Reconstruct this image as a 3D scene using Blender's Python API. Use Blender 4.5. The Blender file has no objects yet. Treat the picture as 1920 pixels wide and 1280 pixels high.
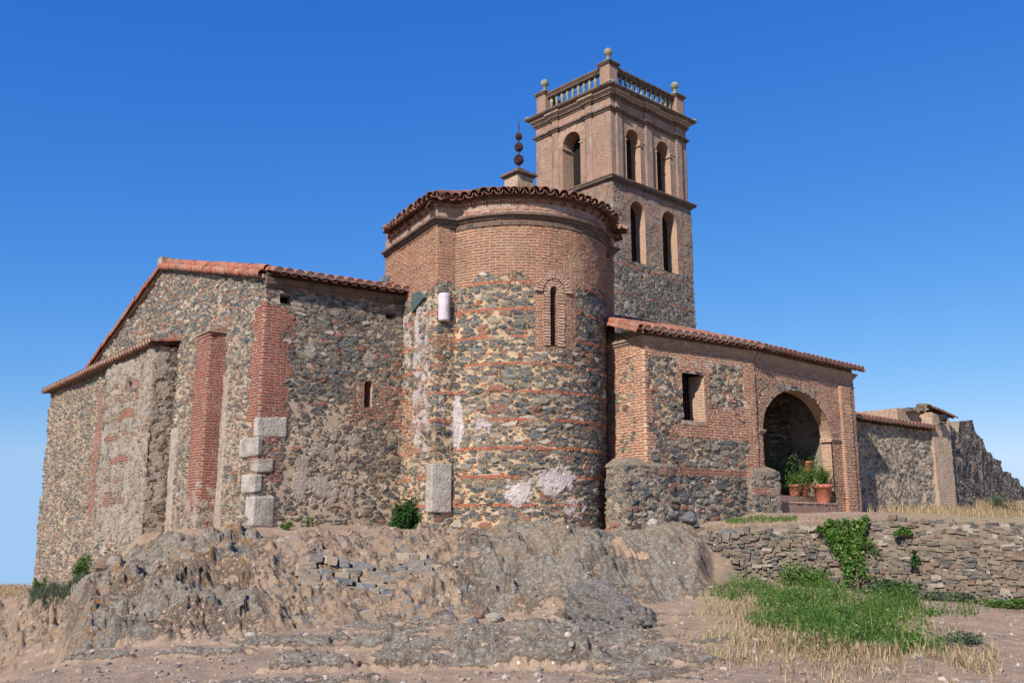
import bpy, math, random
import numpy as np
from mathutils import Vector, noise as mnoise

# ------------------------------------------------------------------ camera, sky, sun, exposure
sc = bpy.context.scene
cam = bpy.data.cameras.new("camera")
cam.sensor_width = 36.0
cam.lens = 36.0 * 1750 / 1920
cam.clip_end = 20000
cam.clip_start = 0.05
cam_o = bpy.data.objects.new("camera", cam)
sc.collection.objects.link(cam_o)
cam_o.location = (0, 0, 0)                       # z = 0 is the eye level of the photographer
cam_o.rotation_euler = (math.radians(90 + 11.31), 0, 0)
sc.camera = cam_o

SUN_AZ, SUN_EL = 209.0, 37.0                     # direction towards the sun, azimuth from +Y clockwise
world = bpy.data.worlds.new("World")
sc.world = world
world.use_nodes = True
wn = world.node_tree
wn.nodes.clear()
wo = wn.nodes.new("ShaderNodeOutputWorld")
bg = wn.nodes.new("ShaderNodeBackground")
sky = wn.nodes.new("ShaderNodeTexSky")
sky.sky_type = 'NISHITA'
sky.sun_disc = False
sky.sun_elevation = math.radians(SUN_EL)
sky.sun_rotation = math.radians(SUN_AZ)
sky.altitude = 600
sky.air_density = 1.0
sky.dust_density = 0.25
sky.ozone_density = 3.0
# the far land lies hidden below the hilltop: below the horizon the sky keeps its horizon colour
tc = wn.nodes.new("ShaderNodeTexCoord")
sx = wn.nodes.new("ShaderNodeSeparateXYZ"); cx = wn.nodes.new("ShaderNodeCombineXYZ")
mx = wn.nodes.new("ShaderNodeMath"); mx.operation = 'MAXIMUM'; mx.inputs[1].default_value = 0.07
wn.links.new(tc.outputs['Generated'], sx.inputs[0])
wn.links.new(sx.outputs[0], cx.inputs[0]); wn.links.new(sx.outputs[1], cx.inputs[1])
wn.links.new(sx.outputs[2], mx.inputs[0]); wn.links.new(mx.outputs[0], cx.inputs[2])
wn.links.new(cx.outputs[0], sky.inputs[0])
hs = wn.nodes.new("ShaderNodeMix"); hs.data_type = 'RGBA'; hs.blend_type = 'MULTIPLY'
hs.inputs[0].default_value = 1.0
hs.inputs[7].default_value = (0.55, 0.83, 1.30, 1)   # the deep blue of a dry early summer sky
wn.links.new(sky.outputs[0], hs.inputs[6])
# grade per channel: value * strength, raised to a power, so that the zenith is deep and the horizon only pales a little
ss = wn.nodes.new("ShaderNodeSeparateColor"); cc_ = wn.nodes.new("ShaderNodeCombineColor")
wn.links.new(hs.outputs[2], ss.inputs[0])
for ch, (gain, power) in enumerate(((2.3, 1.55), (.86, .92), (.80, .42))):
    m1 = wn.nodes.new("ShaderNodeMath"); m1.operation = 'MULTIPLY'; m1.inputs[1].default_value = .115
    m2 = wn.nodes.new("ShaderNodeMath"); m2.operation = 'POWER'; m2.inputs[1].default_value = power
    m3 = wn.nodes.new("ShaderNodeMath"); m3.operation = 'MULTIPLY'; m3.inputs[1].default_value = gain / .115
    wn.links.new(ss.outputs[ch], m1.inputs[0]); wn.links.new(m1.outputs[0], m2.inputs[0])
    wn.links.new(m2.outputs[0], m3.inputs[0]); wn.links.new(m3.outputs[0], cc_.inputs[ch])
wn.links.new(cc_.outputs[0], bg.inputs[0])
bg.inputs[1].default_value = 0.094
wn.links.new(bg.outputs[0], wo.inputs[0])

sun = bpy.data.lights.new("sun", 'SUN')
sun.energy = 5.0
sun.angle = math.radians(0.5)
sun.color = (1.0, 0.945, 0.88)
sun_o = bpy.data.objects.new("sun", sun)
sc.collection.objects.link(sun_o)
_a, _e = math.radians(SUN_AZ), math.radians(SUN_EL)
sdir = Vector((math.sin(_a) * math.cos(_e), math.cos(_a) * math.cos(_e), math.sin(_e)))
sun_o.rotation_euler = sdir.to_track_quat('Z', 'Y').to_euler()
sun_o.location = sdir * 60

vs = sc.view_settings
vs.view_transform = 'Standard'
vs.look = 'None'
vs.exposure = 0.42
vs.gamma = 1.0
vs.use_curve_mapping = False

rng = np.random.default_rng(7)
random.seed(7)

# ------------------------------------------------------------------ helpers: objects
def link(o, parent=None, label=None, cat=None, group=None, kind=None):
    if o.name not in sc.collection.objects:
        sc.collection.objects.link(o)
    if parent is not None:
        o.parent = parent
    if label: o["label"] = label
    if cat: o["category"] = cat
    if group: o["group"] = group
    if kind: o["kind"] = kind
    return o

def empty(name, loc, label, cat, group=None):
    o = bpy.data.objects.new(name, None)
    o.empty_display_size = 0.3
    o.location = loc
    return link(o, None, label, cat, group)

def mesh_obj(name, V, F, mat, parent=None, smooth=False, uv=None, zone=None, **kw):
    """V (n,3) in world coordinates, F list / array of faces; object origin is the parent's origin."""
    me = bpy.data.meshes.new(name)
    V = np.asarray(V, dtype=float)
    if parent is not None:
        off = np.array(world_loc(parent))
        V = V - off
    me.from_pydata(V.tolist() if len(V) < 50 else V, [], F if isinstance(F, list) else F.tolist())
    if uv is not None:
        lay = me.uv_layers.new(name="UVMap")
        li = np.empty(len(me.loops), dtype=np.int32)
        me.loops.foreach_get("vertex_index", li)
        lay.data.foreach_set("uv", np.asarray(uv, dtype=np.float32)[li].ravel())
    if zone is not None:
        at = me.attributes.new("zone", 'FLOAT_COLOR', 'POINT')
        at.data.foreach_set("color", np.asarray(zone, dtype=np.float32).ravel())
    if smooth:
        me.polygons.foreach_set("use_smooth", np.ones(len(me.polygons), dtype=bool))
    me.materials.append(mat)
    me.update()
    o = bpy.data.objects.new(name, me)
    return link(o, parent, **kw)

def world_loc(o):
    v = Vector((0, 0, 0))
    while o is not None:
        v = v + o.location
        o = o.parent
    return v

class MB:
    """mesh builder: collects shapes, then becomes one mesh object"""
    def __init__(s):
        s.v = []; s.f = []; s.uv = []
    def add(s, V, F, UV=None):
        b = len(s.v)
        s.v.extend([tuple(map(float, p)) for p in V])
        s.f.extend([[i + b for i in f] for f in F])
        s.uv.extend(UV if UV is not None else [(p[0] + p[1], p[2]) for p in V])
    def box(s, o, ax, ay, az, lo, hi):
        """box in a local frame: origin o, axes ax, ay, az, from lo to hi"""
        o, ax, ay, az = map(np.array, (o, ax, ay, az))
        V = []; UV = []
        for k in range(8):
            c = [(lo, hi)[(k >> i) & 1][i] for i in range(3)]
            V.append(o + ax * c[0] + ay * c[1] + az * c[2]); UV.append((c[0] + c[1], c[2] + o[2]))
        s.add(V, [[0, 2, 3, 1], [4, 5, 7, 6], [0, 1, 5, 4], [2, 6, 7, 3], [0, 4, 6, 2], [1, 3, 7, 5]], UV)
    def hexa(s, P):
        s.add(P, [[0, 2, 3, 1], [4, 5, 7, 6], [0, 1, 5, 4], [2, 6, 7, 3], [0, 4, 6, 2], [1, 3, 7, 5]])
    def tube(s, p, q, r0, r1=None, n=8, cap=True):
        p, q = Vector(p), Vector(q); r1 = r0 if r1 is None else r1
        d = (q - p).normalized()
        a = d.orthogonal().normalized(); b = d.cross(a)
        V = []
        for c, r in ((p, r0), (q, r1)):
            for i in range(n):
                t = 2 * math.pi * i / n
                V.append(c + a * (r * math.cos(t)) + b * (r * math.sin(t)))
        F = [[i, (i + 1) % n, n + (i + 1) % n, n + i] for i in range(n)]
        if cap: F += [list(range(n))[::-1], list(range(n, 2 * n))]
        s.add(V, F)
    def lathe(s, c, prof, n=16):
        """prof: (radius, z) from bottom to top around vertical axis at c"""
        V = []
        for r, z in prof:
            for i in range(n):
                t = 2 * math.pi * i / n
                V.append((c[0] + r * math.cos(t), c[1] + r * math.sin(t), c[2] + z))
        F = []
        for k in range(len(prof) - 1):
            for i in range(n):
                F.append([k * n + i, k * n + (i + 1) % n, (k + 1) * n + (i + 1) % n, (k + 1) * n + i])
        F += [list(range(n))[::-1], [(len(prof) - 1) * n + i for i in range(n)]]
        s.add(V, F)
    def sweep(s, path, prof, closed=False):
        """prof: list of (out, z); path plan points, outside is on the right of travel"""
        P = [np.array(p, float) for p in path]
        m = len(P); rings = []
        for out, z in prof:
            for i in range(m):
                if closed: a, b, c = P[i - 1], P[i], P[(i + 1) % m]
                else: a, b, c = P[max(i - 1, 0)], P[i], P[min(i + 1, m - 1)]
                n1 = b - a if np.linalg.norm(b - a) > 1e-9 else c - b
                n2 = c - b if np.linalg.norm(c - b) > 1e-9 else b - a
                n1 = n1 / np.linalg.norm(n1); n2 = n2 / np.linalg.norm(n2)
                n1 = np.array([n1[1], -n1[0]]); n2 = np.array([n2[1], -n2[0]])
                h = n1 + n2; h = h / max(1e-6, h @ h) * 2
                if np.linalg.norm(h) > 1.8: h = h / np.linalg.norm(h) * 1.8
                q = b + h * out
                rings.append((q[0], q[1], z))
        F = []
        for k in range(len(prof) - 1):
            for i in range(m if closed else m - 1):
                j = (i + 1) % m
                F.append([k * m + i, k * m + j, (k + 1) * m + j, (k + 1) * m + i])
        if not closed:
            F.append([k * m for k in range(len(prof))]); F.append([k * m + m - 1 for k in range(len(prof))][::-1])
        s.add(rings, F)
    def build(s, name, mat, parent=None, smooth=False, **kw):
        return mesh_obj(name, np.array(s.v), s.f, mat, parent, smooth, uv=s.uv, **kw)

def az(a):
    a = math.radians(a); return np.array([math.sin(a), math.cos(a)])
def v3(p, z=0.0): return np.array([p[0], p[1], z])
def sm(a, b, x):
    t = np.clip((x - a) / (b - a), 0, 1); return t * t * (3 - 2 * t)

# ------------------------------------------------------------------ helpers: noise
def hsh(ix, iy, seed):
    n = (ix.astype(np.int64) * 374761393 + iy.astype(np.int64) * 668265263 + seed * 974634777) & 0xffffffff
    n = ((n ^ (n >> 13)) * 1274126177) & 0xffffffff
    n = ((n ^ (n >> 16)) * 2246822519) & 0xffffffff
    return ((n ^ (n >> 15)) & 0xffffff) / float(0xffffff)
def vn(x, y, seed=0):
    x = np.asarray(x, float); y = np.asarray(y, float)
    ix, iy = np.floor(x), np.floor(y); fx, fy = x - ix, y - iy
    fx = fx * fx * fx * (fx * (fx * 6 - 15) + 10); fy = fy * fy * fy * (fy * (fy * 6 - 15) + 10)
    a = hsh(ix, iy, seed); b = hsh(ix + 1, iy, seed); c = hsh(ix, iy + 1, seed); d = hsh(ix + 1, iy + 1, seed)
    return (a + (b - a) * fx) * (1 - fy) + (c + (d - c) * fx) * fy
def fbm(x, y, oc=4, seed=0, ridged=False):
    s = 0; a = 0.5; t = 0
    for k in range(oc):
        n = vn(x * 2 ** k + 17.3 * k, y * 2 ** k - 9.1 * k, seed + k)
        if ridged: n = 1 - np.abs(2 * n - 1)
        s = s + a * n; t += a; a *= 0.5
    return s / t

# ------------------------------------------------------------------ helpers: materials
class NT:
    def __init__(s, name):
        s.m = bpy.data.materials.new(name); s.m.use_nodes = True
        s.t = s.m.node_tree; s.t.nodes.clear()
        s.out = s.t.nodes.new("ShaderNodeOutputMaterial")
    def n(s, typ, **kw):
        nd = s.t.nodes.new("ShaderNode" + typ)
        for k, v in kw.items(): setattr(nd, k, v)
        return nd
    def put(s, sock, v):
        if isinstance(v, bpy.types.NodeSocket): s.t.links.new(v, sock)
        elif v is not None:
            if isinstance(v, (tuple, list)) and len(v) == 3 and sock.type == 'RGBA': v = (*v, 1)
            sock.default_value = v
    def math(s, op, a, b=None, c=None, clamp=False):
        nd = s.n("Math", operation=op, use_clamp=clamp)
        s.put(nd.inputs[0], a); s.put(nd.inputs[1], b)
        if c is not None: s.put(nd.inputs[2], c)
        return nd.outputs[0]
    def vec(s, op, a, b=None):
        nd = s.n("VectorMath", operation=op); s.put(nd.inputs[0], a)
        if b is not None: s.put(nd.inputs[1], b)
        return nd.outputs[0]
    def mix(s, f, a, b, blend='MIX'):
        nd = s.n("Mix", data_type='RGBA', blend_type=blend)
        s.put(nd.inputs[0], f); s.put(nd.inputs[6], a); s.put(nd.inputs[7], b)
        return nd.outputs[2]
    def mixf(s, f, a, b):
        nd = s.n("Mix", data_type='FLOAT')
        s.put(nd.inputs[0], f); s.put(nd.inputs[2], a); s.put(nd.inputs[3], b)
        return nd.outputs[0]
    def step(s, x, a, b, lo=0.0, hi=1.0):
        nd = s.n("MapRange", interpolation_type='SMOOTHSTEP'); s.put(nd.inputs[0], x)
        s.put(nd.inputs[1], a); s.put(nd.inputs[2], b); s.put(nd.inputs[3], lo); s.put(nd.inputs[4], hi)
        return nd.outputs[0]
    def noise(s, v, scale, detail=3, rough=0.55, col=False, dim='3D'):
        nd = s.n("TexNoise", noise_dimensions=dim); s.put(nd.inputs['Vector'], v)
        nd.inputs['Scale'].default_value = scale; nd.inputs['Detail'].default_value = detail
        nd.inputs['Roughness'].default_value = rough
        return nd.outputs[1 if col else 0]
    def voro(s, v, scale=1.0, feat='F1', rand=1.0, dim='2D'):
        nd = s.n("TexVoronoi", voronoi_dimensions=dim, feature=feat)
        s.put(nd.inputs['Vector'], v); nd.inputs['Scale'].default_value = scale
        nd.inputs['Randomness'].default_value = rand
        return nd
    def ramp(s, x, stops, const=False):
        nd = s.n("ValToRGB"); cr = nd.color_ramp
        cr.interpolation = 'CONSTANT' if const else 'LINEAR'
        while len(cr.elements) < len(stops): cr.elements.new(0.5)
        for e, (p, c) in zip(cr.elements, stops):
            e.position = p; e.color = (*c, 1)
        s.put(nd.inputs[0], x)
        return nd.outputs[0]
    def finish(s, col, rough=0.95, height=None, dist=0.02, strength=1.0, disp=None, spec=0.15, **kw):
        b = s.n("BsdfPrincipled")
        s.put(b.inputs['Base Color'], col); s.put(b.inputs['Roughness'], rough)
        b.inputs['Specular IOR Level'].default_value = spec
        for k, v in kw.items(): s.put(b.inputs[k.replace('_', ' ')], v)
        if height is not None and disp is None:
            bu = s.n("Bump"); bu.inputs['Strength'].default_value = strength
            bu.inputs['Distance'].default_value = dist
            s.put(bu.inputs['Height'], height); s.t.links.new(bu.outputs[0], b.inputs['Normal'])
        if disp is not None:
            d = s.n("Displacement"); d.inputs['Midlevel'].default_value = 0.4
            d.inputs['Scale'].default_value = disp
            s.put(d.inputs['Height'], height); s.t.links.new(d.outputs[0], s.out.inputs['Displacement'])
            s.m.displacement_method = 'BOTH'
        s.t.links.new(b.outputs[0], s.out.inputs['Surface'])
        return s.m

SLATE = [(0.0, (.050, .060, .068)), (.15, (.080, .090, .095)), (.30, (.125, .123, .112)), (.42, (.175, .145, .105)),
         (.53, (.10, .075, .075)), (.61, (.20, .18, .145)), (.70, (.31, .25, .18)), (.77, (.27, .10, .06)),
         (.86, (.075, .09, .10)), (.93, (.46, .40, .33))]
def masonry(name, su=3.3, sv=7.5, mortar=(.47, .345, .225), stones=SLATE, b1=(.37, .16, .095), b2=(.25, .10, .065),
            bh=.066, bw=.27, bm=.034, bmort=(.50, .38, .27), plaster=(.56, .48, .38), course=None, cover=(.13, .24),
            disp=.045, force=None, smear=.0, bumponly=False, grime=.38):
    k = NT(name)
    uv = k.n("UVMap", uv_map="UVMap").outputs[0]
    wob = k.vec('MULTIPLY', k.vec('SUBTRACT', k.noise(uv, 5, 3, col=True), (.5, .5, .5)), (.09, .07, 0))
    wob2 = k.vec('MULTIPLY', k.vec('SUBTRACT', k.noise(uv, 1.1, 2, col=True), (.5, .5, .5)), (.25, .14, 0))
    uvd = k.vec('ADD', k.vec('ADD', uv, wob), wob2)
    if force is None:
        at = k.n("Attribute", attribute_name="zone")
        sp = k.n("SeparateColor"); k.put(sp.inputs[0], at.outputs[0])
        zb, zp, zs, zr = sp.outputs[0], sp.outputs[1], sp.outputs[2], at.outputs[3]
    else:
        zb, zp, zs, zr = force
    edge_n = k.noise(uv, 6, 4, .65)
    big = k.noise(uv, .7, 4, .6)
    fine = k.noise(uv, 45, 3, .7)
    mid = k.noise(uv, 14, 3, .6)
    # rubble: two sizes of stones, and stretches where only small ones were used
    def rubble(a, b, seed, amp):
        p = k.vec('ADD', k.vec('MULTIPLY', uvd, (a, b, 1)), (seed, seed * .7, 0))
        f1 = k.voro(p, 1, 'F1', .95); f2 = k.voro(p, 1, 'F2', .95)
        e = k.math('SUBTRACT', f2.outputs[0], f1.outputs[0])
        e = k.math('ADD', e, k.math('MULTIPLY', k.math('SUBTRACT', mid, .5), amp))
        e = k.math('ADD', e, k.math('MULTIPLY', k.math('SUBTRACT', fine, .5), amp * .5))
        cs = k.n("SeparateColor"); k.put(cs.inputs[0], f1.outputs[1])
        return e, cs.outputs[0], cs.outputs[1], cs.outputs[2]
    eA, rA, gA, bA = rubble(su, sv, 0.0, .34)
    eB, rB, gB, bB = rubble(su * 2.5, sv * 2.0, 5.3, .36)
    region = k.step(k.noise(k.vec('MULTIPLY', uv, (1, 1.6, 1)), .9, 3, .6), .50, .60)
    smz = k.math('ADD', zs, k.math('MULTIPLY', k.step(k.noise(uv, 1.6, 5, .7), .52, .72), .55))
    thr = k.math('ADD', k.math('ADD', cover[0], k.math('MULTIPLY', smz, .26)), k.math('MULTIPLY', gA, .14))
    mA = k.step(k.math('SUBTRACT', eA, thr), 0, (cover[1] - cover[0]) * .7)
    mA = k.math('MULTIPLY', mA, k.step(k.math('SUBTRACT', gA, k.math('MULTIPLY', region, .55)), .14, .18))
    thB = k.math('ADD', .10, k.math('MULTIPLY', smz, .22))
    mB = k.step(k.math('SUBTRACT', eB, thB), 0, .09)
    lim = k.math('SUBTRACT', k.math('ADD', .36, k.math('MULTIPLY', smz, .35)), k.math('MULTIPLY', region, .14))
    mB = k.math('MULTIPLY', mB, k.step(k.math('SUBTRACT', gB, lim), 0, .04))
    cA = k.ramp(rA, stones, True); cB = k.ramp(rB, stones, True)
    cA = k.mix(k.math('MULTIPLY', k.step(k.noise(uv, 11, 5, .7), .42, .66), .55), cA, (.33, .285, .22))
    cA = k.mix(k.math('MULTIPLY', k.step(fine, .5, .68), .35), cA, (.10, .10, .10))
    mort = k.mix(k.step(big, .35, .7), mortar, tuple(c * .72 for c in mortar))
    mort = k.mix(k.step(mid, .5, .75), mort, tuple(min(1, c * 1.22) for c in mortar))
    mort = k.mix(k.math('MULTIPLY', k.step(k.noise(uv, 24, 4, .7), .54, .66), .6), mort, tuple(c * .45 for c in mortar))
    col = k.mix(mB, mort, cB)
    col = k.mix(mA, col, cA)
    hA = k.math('MULTIPLY', mA, k.math('ADD', .55, k.math('MULTIPLY', bA, .45)))
    h = k.math('MAXIMUM', hA, k.math('MULTIPLY', mB, k.math('ADD', .35, k.math('MULTIPLY', bB, .3))))
    # brick
    bwv = k.vec('MULTIPLY', k.vec('SUBTRACT', k.noise(uv, 5.5, 4, col=True), (.5, .5, .5)), (.10, .060, 0))
    br = k.n("TexBrick", offset=.5, squash=1.0)
    k.put(br.inputs['Vector'], k.vec('ADD', uv, bwv))
    for nm, v in (('Scale', 1.0), ('Mortar Size', bm * .5), ('Mortar Smooth', .35), ('Bias', 0.0), ('Brick Width', bw), ('Row Height', bh)):
        br.inputs[nm].default_value = v
    k.put(br.inputs['Color1'], b1); k.put(br.inputs['Color2'], b2); k.put(br.inputs['Mortar'], bmort)
    bmask = k.math('SUBTRACT', 1.0, br.outputs[1])
    worn = k.step(k.noise(uv, 8, 5, .75), .54, .66)
    bmask = k.math('MULTIPLY', bmask, k.math('SUBTRACT', 1.0, k.math('MULTIPLY', worn, .8)))
    bc = k.mix(k.step(mid, .3, .7), br.outputs[0], k.mix(.5, br.outputs[0], (.50, .25, .15)))
    bc = k.mix(k.math('MULTIPLY', k.step(big, .4, .75), .5), bc, (.20, .11, .085))
    red = k.mix(k.step(mid, .35, .65), (.22, .036, .028), (.29, .068, .042))
    bc = k.mix(k.math('MULTIPLY', zr, .85), bc, red)
    bcol = k.mix(bmask, k.mix(k.step(mid, .4, .7), bmort, tuple(c * .75 for c in bmort)), bc)
    bc = k.mix(k.math('MULTIPLY', k.step(k.noise(k.vec('MULTIPLY', uv, (1, 2.2, 1)), 13, 4, .7), .54, .66), .5), bc, (.15, .10, .085))
    bcol = k.mix(bmask, k.mix(k.step(mid, .4, .7), bmort, tuple(c * .7 for c in bmort)), bc)
    lv = k.step(k.noise(uv, 1.1, 5, .68), .52, .70)
    bcol = k.mix(k.math('MULTIPLY', lv, .45), bcol, bmort)
    bhgt = k.math('ADD', .34, k.math('MULTIPLY', bmask, .34))
    # string courses of thin red brick inside the rubble
    if course:
        sp2 = k.n("SeparateXYZ"); k.put(sp2.inputs[0], k.vec('ADD', uv, k.vec('MULTIPLY', wob2, (.4, .4, 0))))
        fr = k.math('FRACT', k.math('DIVIDE', k.math('ADD', sp2.outputs[1], course[1]), course[0]))
        cm = k.math('LESS_THAN', fr, .062 / course[0])
        cm = k.math('MULTIPLY', cm, k.step(k.noise(uv, 1.3, 2), .40, .46))
        cm2 = k.math('MULTIPLY', cm, k.step(k.noise(uv, 16, 2), .36, .44))
        col = k.mix(cm, col, mort); h = k.math('MULTIPLY', h, k.math('SUBTRACT', 1.0, cm))
        col = k.mix(cm2, col, k.mix(mid, (.42, .14, .08), (.30, .11, .07))); h = k.math('MAXIMUM', h, k.math('MULTIPLY', cm2, .8))
    wb = k.step(k.math('ADD', zb, k.math('MULTIPLY', k.math('SUBTRACT', edge_n, .5), .9)), .44, .56)
    col = k.mix(wb, col, bcol); h = k.mixf(wb, h, bhgt)
    # plaster / render over everything
    pn = k.noise(uv, 3.2, 5, .68)
    wp = k.step(k.math('ADD', zp, k.math('MULTIPLY', k.math('SUBTRACT', pn, .5), 1.5)), .44, .62)
    pc = k.mix(k.step(pn, .4, .68), plaster, tuple(c * .70 for c in plaster))
    pc = k.mix(k.step(k.noise(uv, 7, 5, .75), .46, .64), pc, tuple(c * .62 for c in plaster))
    pc = k.mix(k.math('MULTIPLY', k.step(k.noise(uv, 30, 3, .7), .55, .68), .7), pc, (.20, .165, .135))
    wp = k.math('MULTIPLY', wp, .93)
    col = k.mix(wp, col, pc); h = k.mixf(wp, h, k.math('ADD', .45, k.math('MULTIPLY', mid, .5)))
    # weathering
    w = k.math('ADD', .62, k.math('MULTIPLY', k.noise(uv, 1.7, 6, .72), .76))
    wc = k.n("CombineColor")
    for i in range(3): k.put(wc.inputs[i], w)
    gr = k.noise(k.vec('MULTIPLY', k.vec('ADD', uv, wob2), (2.2, .55, 1)), 1.0, 5, .68)
    col = k.mix(k.math('MULTIPLY', k.step(gr, .50, .68), grime), col, (.15, .13, .105))
    col = k.mix(1.0, col, wc.outputs[0], 'MULTIPLY')
    h = k.math('ADD', h, k.math('MULTIPLY', fine, .22))
    h = k.math('ADD', h, k.math('MULTIPLY', big, .35))
    return k.finish(col, .95, h, dist=disp, disp=None if bumponly else disp, strength=1.0)

M = {}
M['nave'] = masonry('nave_rubble', mortar=(.41, .31, .215), cover=(.16, .28), su=3.2, sv=8.8, b1=(.27, .06, .042), b2=(.19, .048, .036), bmort=(.34, .235, .175), plaster=(.42, .345, .275), disp=.08)
M['apse'] = masonry('apse_rubble', course=(.62, .16), cover=(.15, .27), su=2.9, sv=7.8, mortar=(.53, .375, .235), b1=(.35, .115, .066), b2=(.21, .07, .045), bmort=(.44, .31, .205), plaster=(.62, .53, .49), disp=.085)
M['annex'] = masonry('annex_rubble', su=3.0, sv=7.0, mortar=(.52, .375, .24), b1=(.40, .13, .072), b2=(.27, .082, .05), bmort=(.54, .39, .26), disp=.08)
M['plinth'] = masonry('plinth_rubble', su=2.8, sv=7.0, mortar=(.34, .265, .19), b1=(.33, .11, .065), b2=(.22, .075, .05), bmort=(.36, .27, .19), plaster=(.33, .27, .205), disp=.09)
M['tower'] = masonry('tower_rubble', grime=.5, su=3.6, sv=9.5, cover=(.14, .25), mortar=(.38, .30, .215), b1=(.28, .14, .095), b2=(.18, .085, .058), bmort=(.32, .25, .185), bh=.062, bm=.026, disp=.07, course=(1.05, .2), plaster=(.37, .31, .245))
M['yard'] = masonry('yard_rubble', su=3.0, sv=6.5, mortar=(.42, .325, .225), b1=(.40, .22, .13), b2=(.32, .15, .09), bmort=(.50, .385, .27), plaster=(.50, .41, .31), disp=.06)
M['rampart'] = masonry('rampart_rubble', su=4.0, sv=7.5, mortar=(.30, .235, .17), disp=.09)
M['brick'] = masonry('weathered_brick', b1=(.34, .13, .078), b2=(.22, .08, .052), force=(1.0, 0.0, 0.0, 0.0), bumponly=True, disp=.015)
M['palebrick'] = masonry('pale_brick', b1=(.38, .20, .125), b2=(.28, .13, .08), bmort=(.44, .335, .235), force=(1.0, 0.0, 0.0, 0.0), bumponly=True, disp=.012)
M['redbrick'] = masonry('red_brick', b1=(.27, .06, .042), b2=(.19, .048, .036), force=(1.0, 0.0, 0.0, .5), bumponly=True, disp=.03, bmort=(.40, .29, .21))

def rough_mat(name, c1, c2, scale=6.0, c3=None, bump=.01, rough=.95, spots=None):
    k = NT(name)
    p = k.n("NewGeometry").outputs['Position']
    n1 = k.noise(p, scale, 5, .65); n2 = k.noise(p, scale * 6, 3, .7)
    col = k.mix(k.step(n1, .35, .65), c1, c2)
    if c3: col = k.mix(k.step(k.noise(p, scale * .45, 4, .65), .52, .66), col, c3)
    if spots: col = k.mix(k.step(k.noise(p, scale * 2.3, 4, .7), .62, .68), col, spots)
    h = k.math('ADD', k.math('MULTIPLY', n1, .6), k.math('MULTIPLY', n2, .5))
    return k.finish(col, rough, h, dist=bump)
M['plaincut'] = rough_mat('pale_ashlar', (.46, .405, .335), (.33, .29, .235), 3.5, (.27, .225, .18), .09, .95, (.20, .165, .135))
M['marble'] = rough_mat('pinkish_marble', (.60, .50, .53), (.50, .41, .43), 5, (.40, .33, .31), .012, .8)
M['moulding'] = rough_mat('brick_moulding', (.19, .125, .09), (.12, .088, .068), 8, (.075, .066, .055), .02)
M['palemould'] = rough_mat('pale_moulding', (.42, .305, .21), (.31, .21, .145), 8, (.22, .17, .125), .015)
M['lichenstone'] = rough_mat('lichen_stone', (.25, .235, .165), (.17, .165, .12), 11, (.36, .34, .24), .01)
M['iron'] = rough_mat('rusty_iron', (.05, .028, .025), (.09, .045, .035), 12, (.02, .02, .025), .004, .6)
M['dark'] = rough_mat('near_black', (.012, .011, .010), (.018, .016, .014), 5)  # near-black that paints the unlit insides of openings; also the floodlight glass
M['blackmetal'] = rough_mat('black_metal', (.02, .02, .022), (.03, .03, .033), 8, None, .002, .5)
M['greymetal'] = rough_mat('grey_metal', (.12, .125, .13), (.16, .165, .17), 8, None, .002, .5)
M['terracotta'] = rough_mat('terracotta', (.46, .155, .10), (.40, .12, .08), 7, (.36, .16, .11), .004, .85)
M['floor'] = rough_mat('worn_brick_step', (.34, .20, .14), (.25, .16, .12), 8, (.30, .25, .20), .01)
M['stucco'] = rough_mat('rough_stucco', (.34, .21, .15), (.42, .31, .245), 7, (.27, .12, .08), .04, .95, (.50, .42, .37))
M['soil'] = rough_mat('soil', (.06, .04, .03), (.09, .06, .045), 20)

def tile_mat(name, a, b, c, lich):
    k = NT(name)
    g = k.n("NewGeometry"); p = g.outputs['Position']
    r = g.outputs['Random Per Island']
    col = k.ramp(r, [(0, a), (.35, b), (.7, c), (1, a)])
    col = k.mix(k.math('MULTIPLY', k.step(k.noise(p, 7, 5, .7), .5, .64), .8), col, lich)
    col = k.mix(k.math('MULTIPLY', k.step(k.noise(p, 2.1, 4, .7), .5, .7), .5), col, (.08, .06, .05))
    return k.finish(col, .9, k.noise(p, 30, 4, .7), dist=.006)
M['tile'] = tile_mat('clay_tile', (.33, .11, .062), (.23, .078, .05), (.30, .16, .105), (.25, .21, .155))
M['vergetile'] = tile_mat('verge_clay_tile', (.36, .118, .066), (.27, .085, .053), (.33, .15, .095), (.30, .21, .145))
M['oldtile'] = tile_mat('old_clay_tile', (.24, .085, .055), (.16, .068, .05), (.27, .15, .10), (.23, .20, .145))
M['tilefill'] = rough_mat('lime_bedding', (.52, .40, .31), (.42, .30, .22), 12, (.36, .16, .10), .01)

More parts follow.
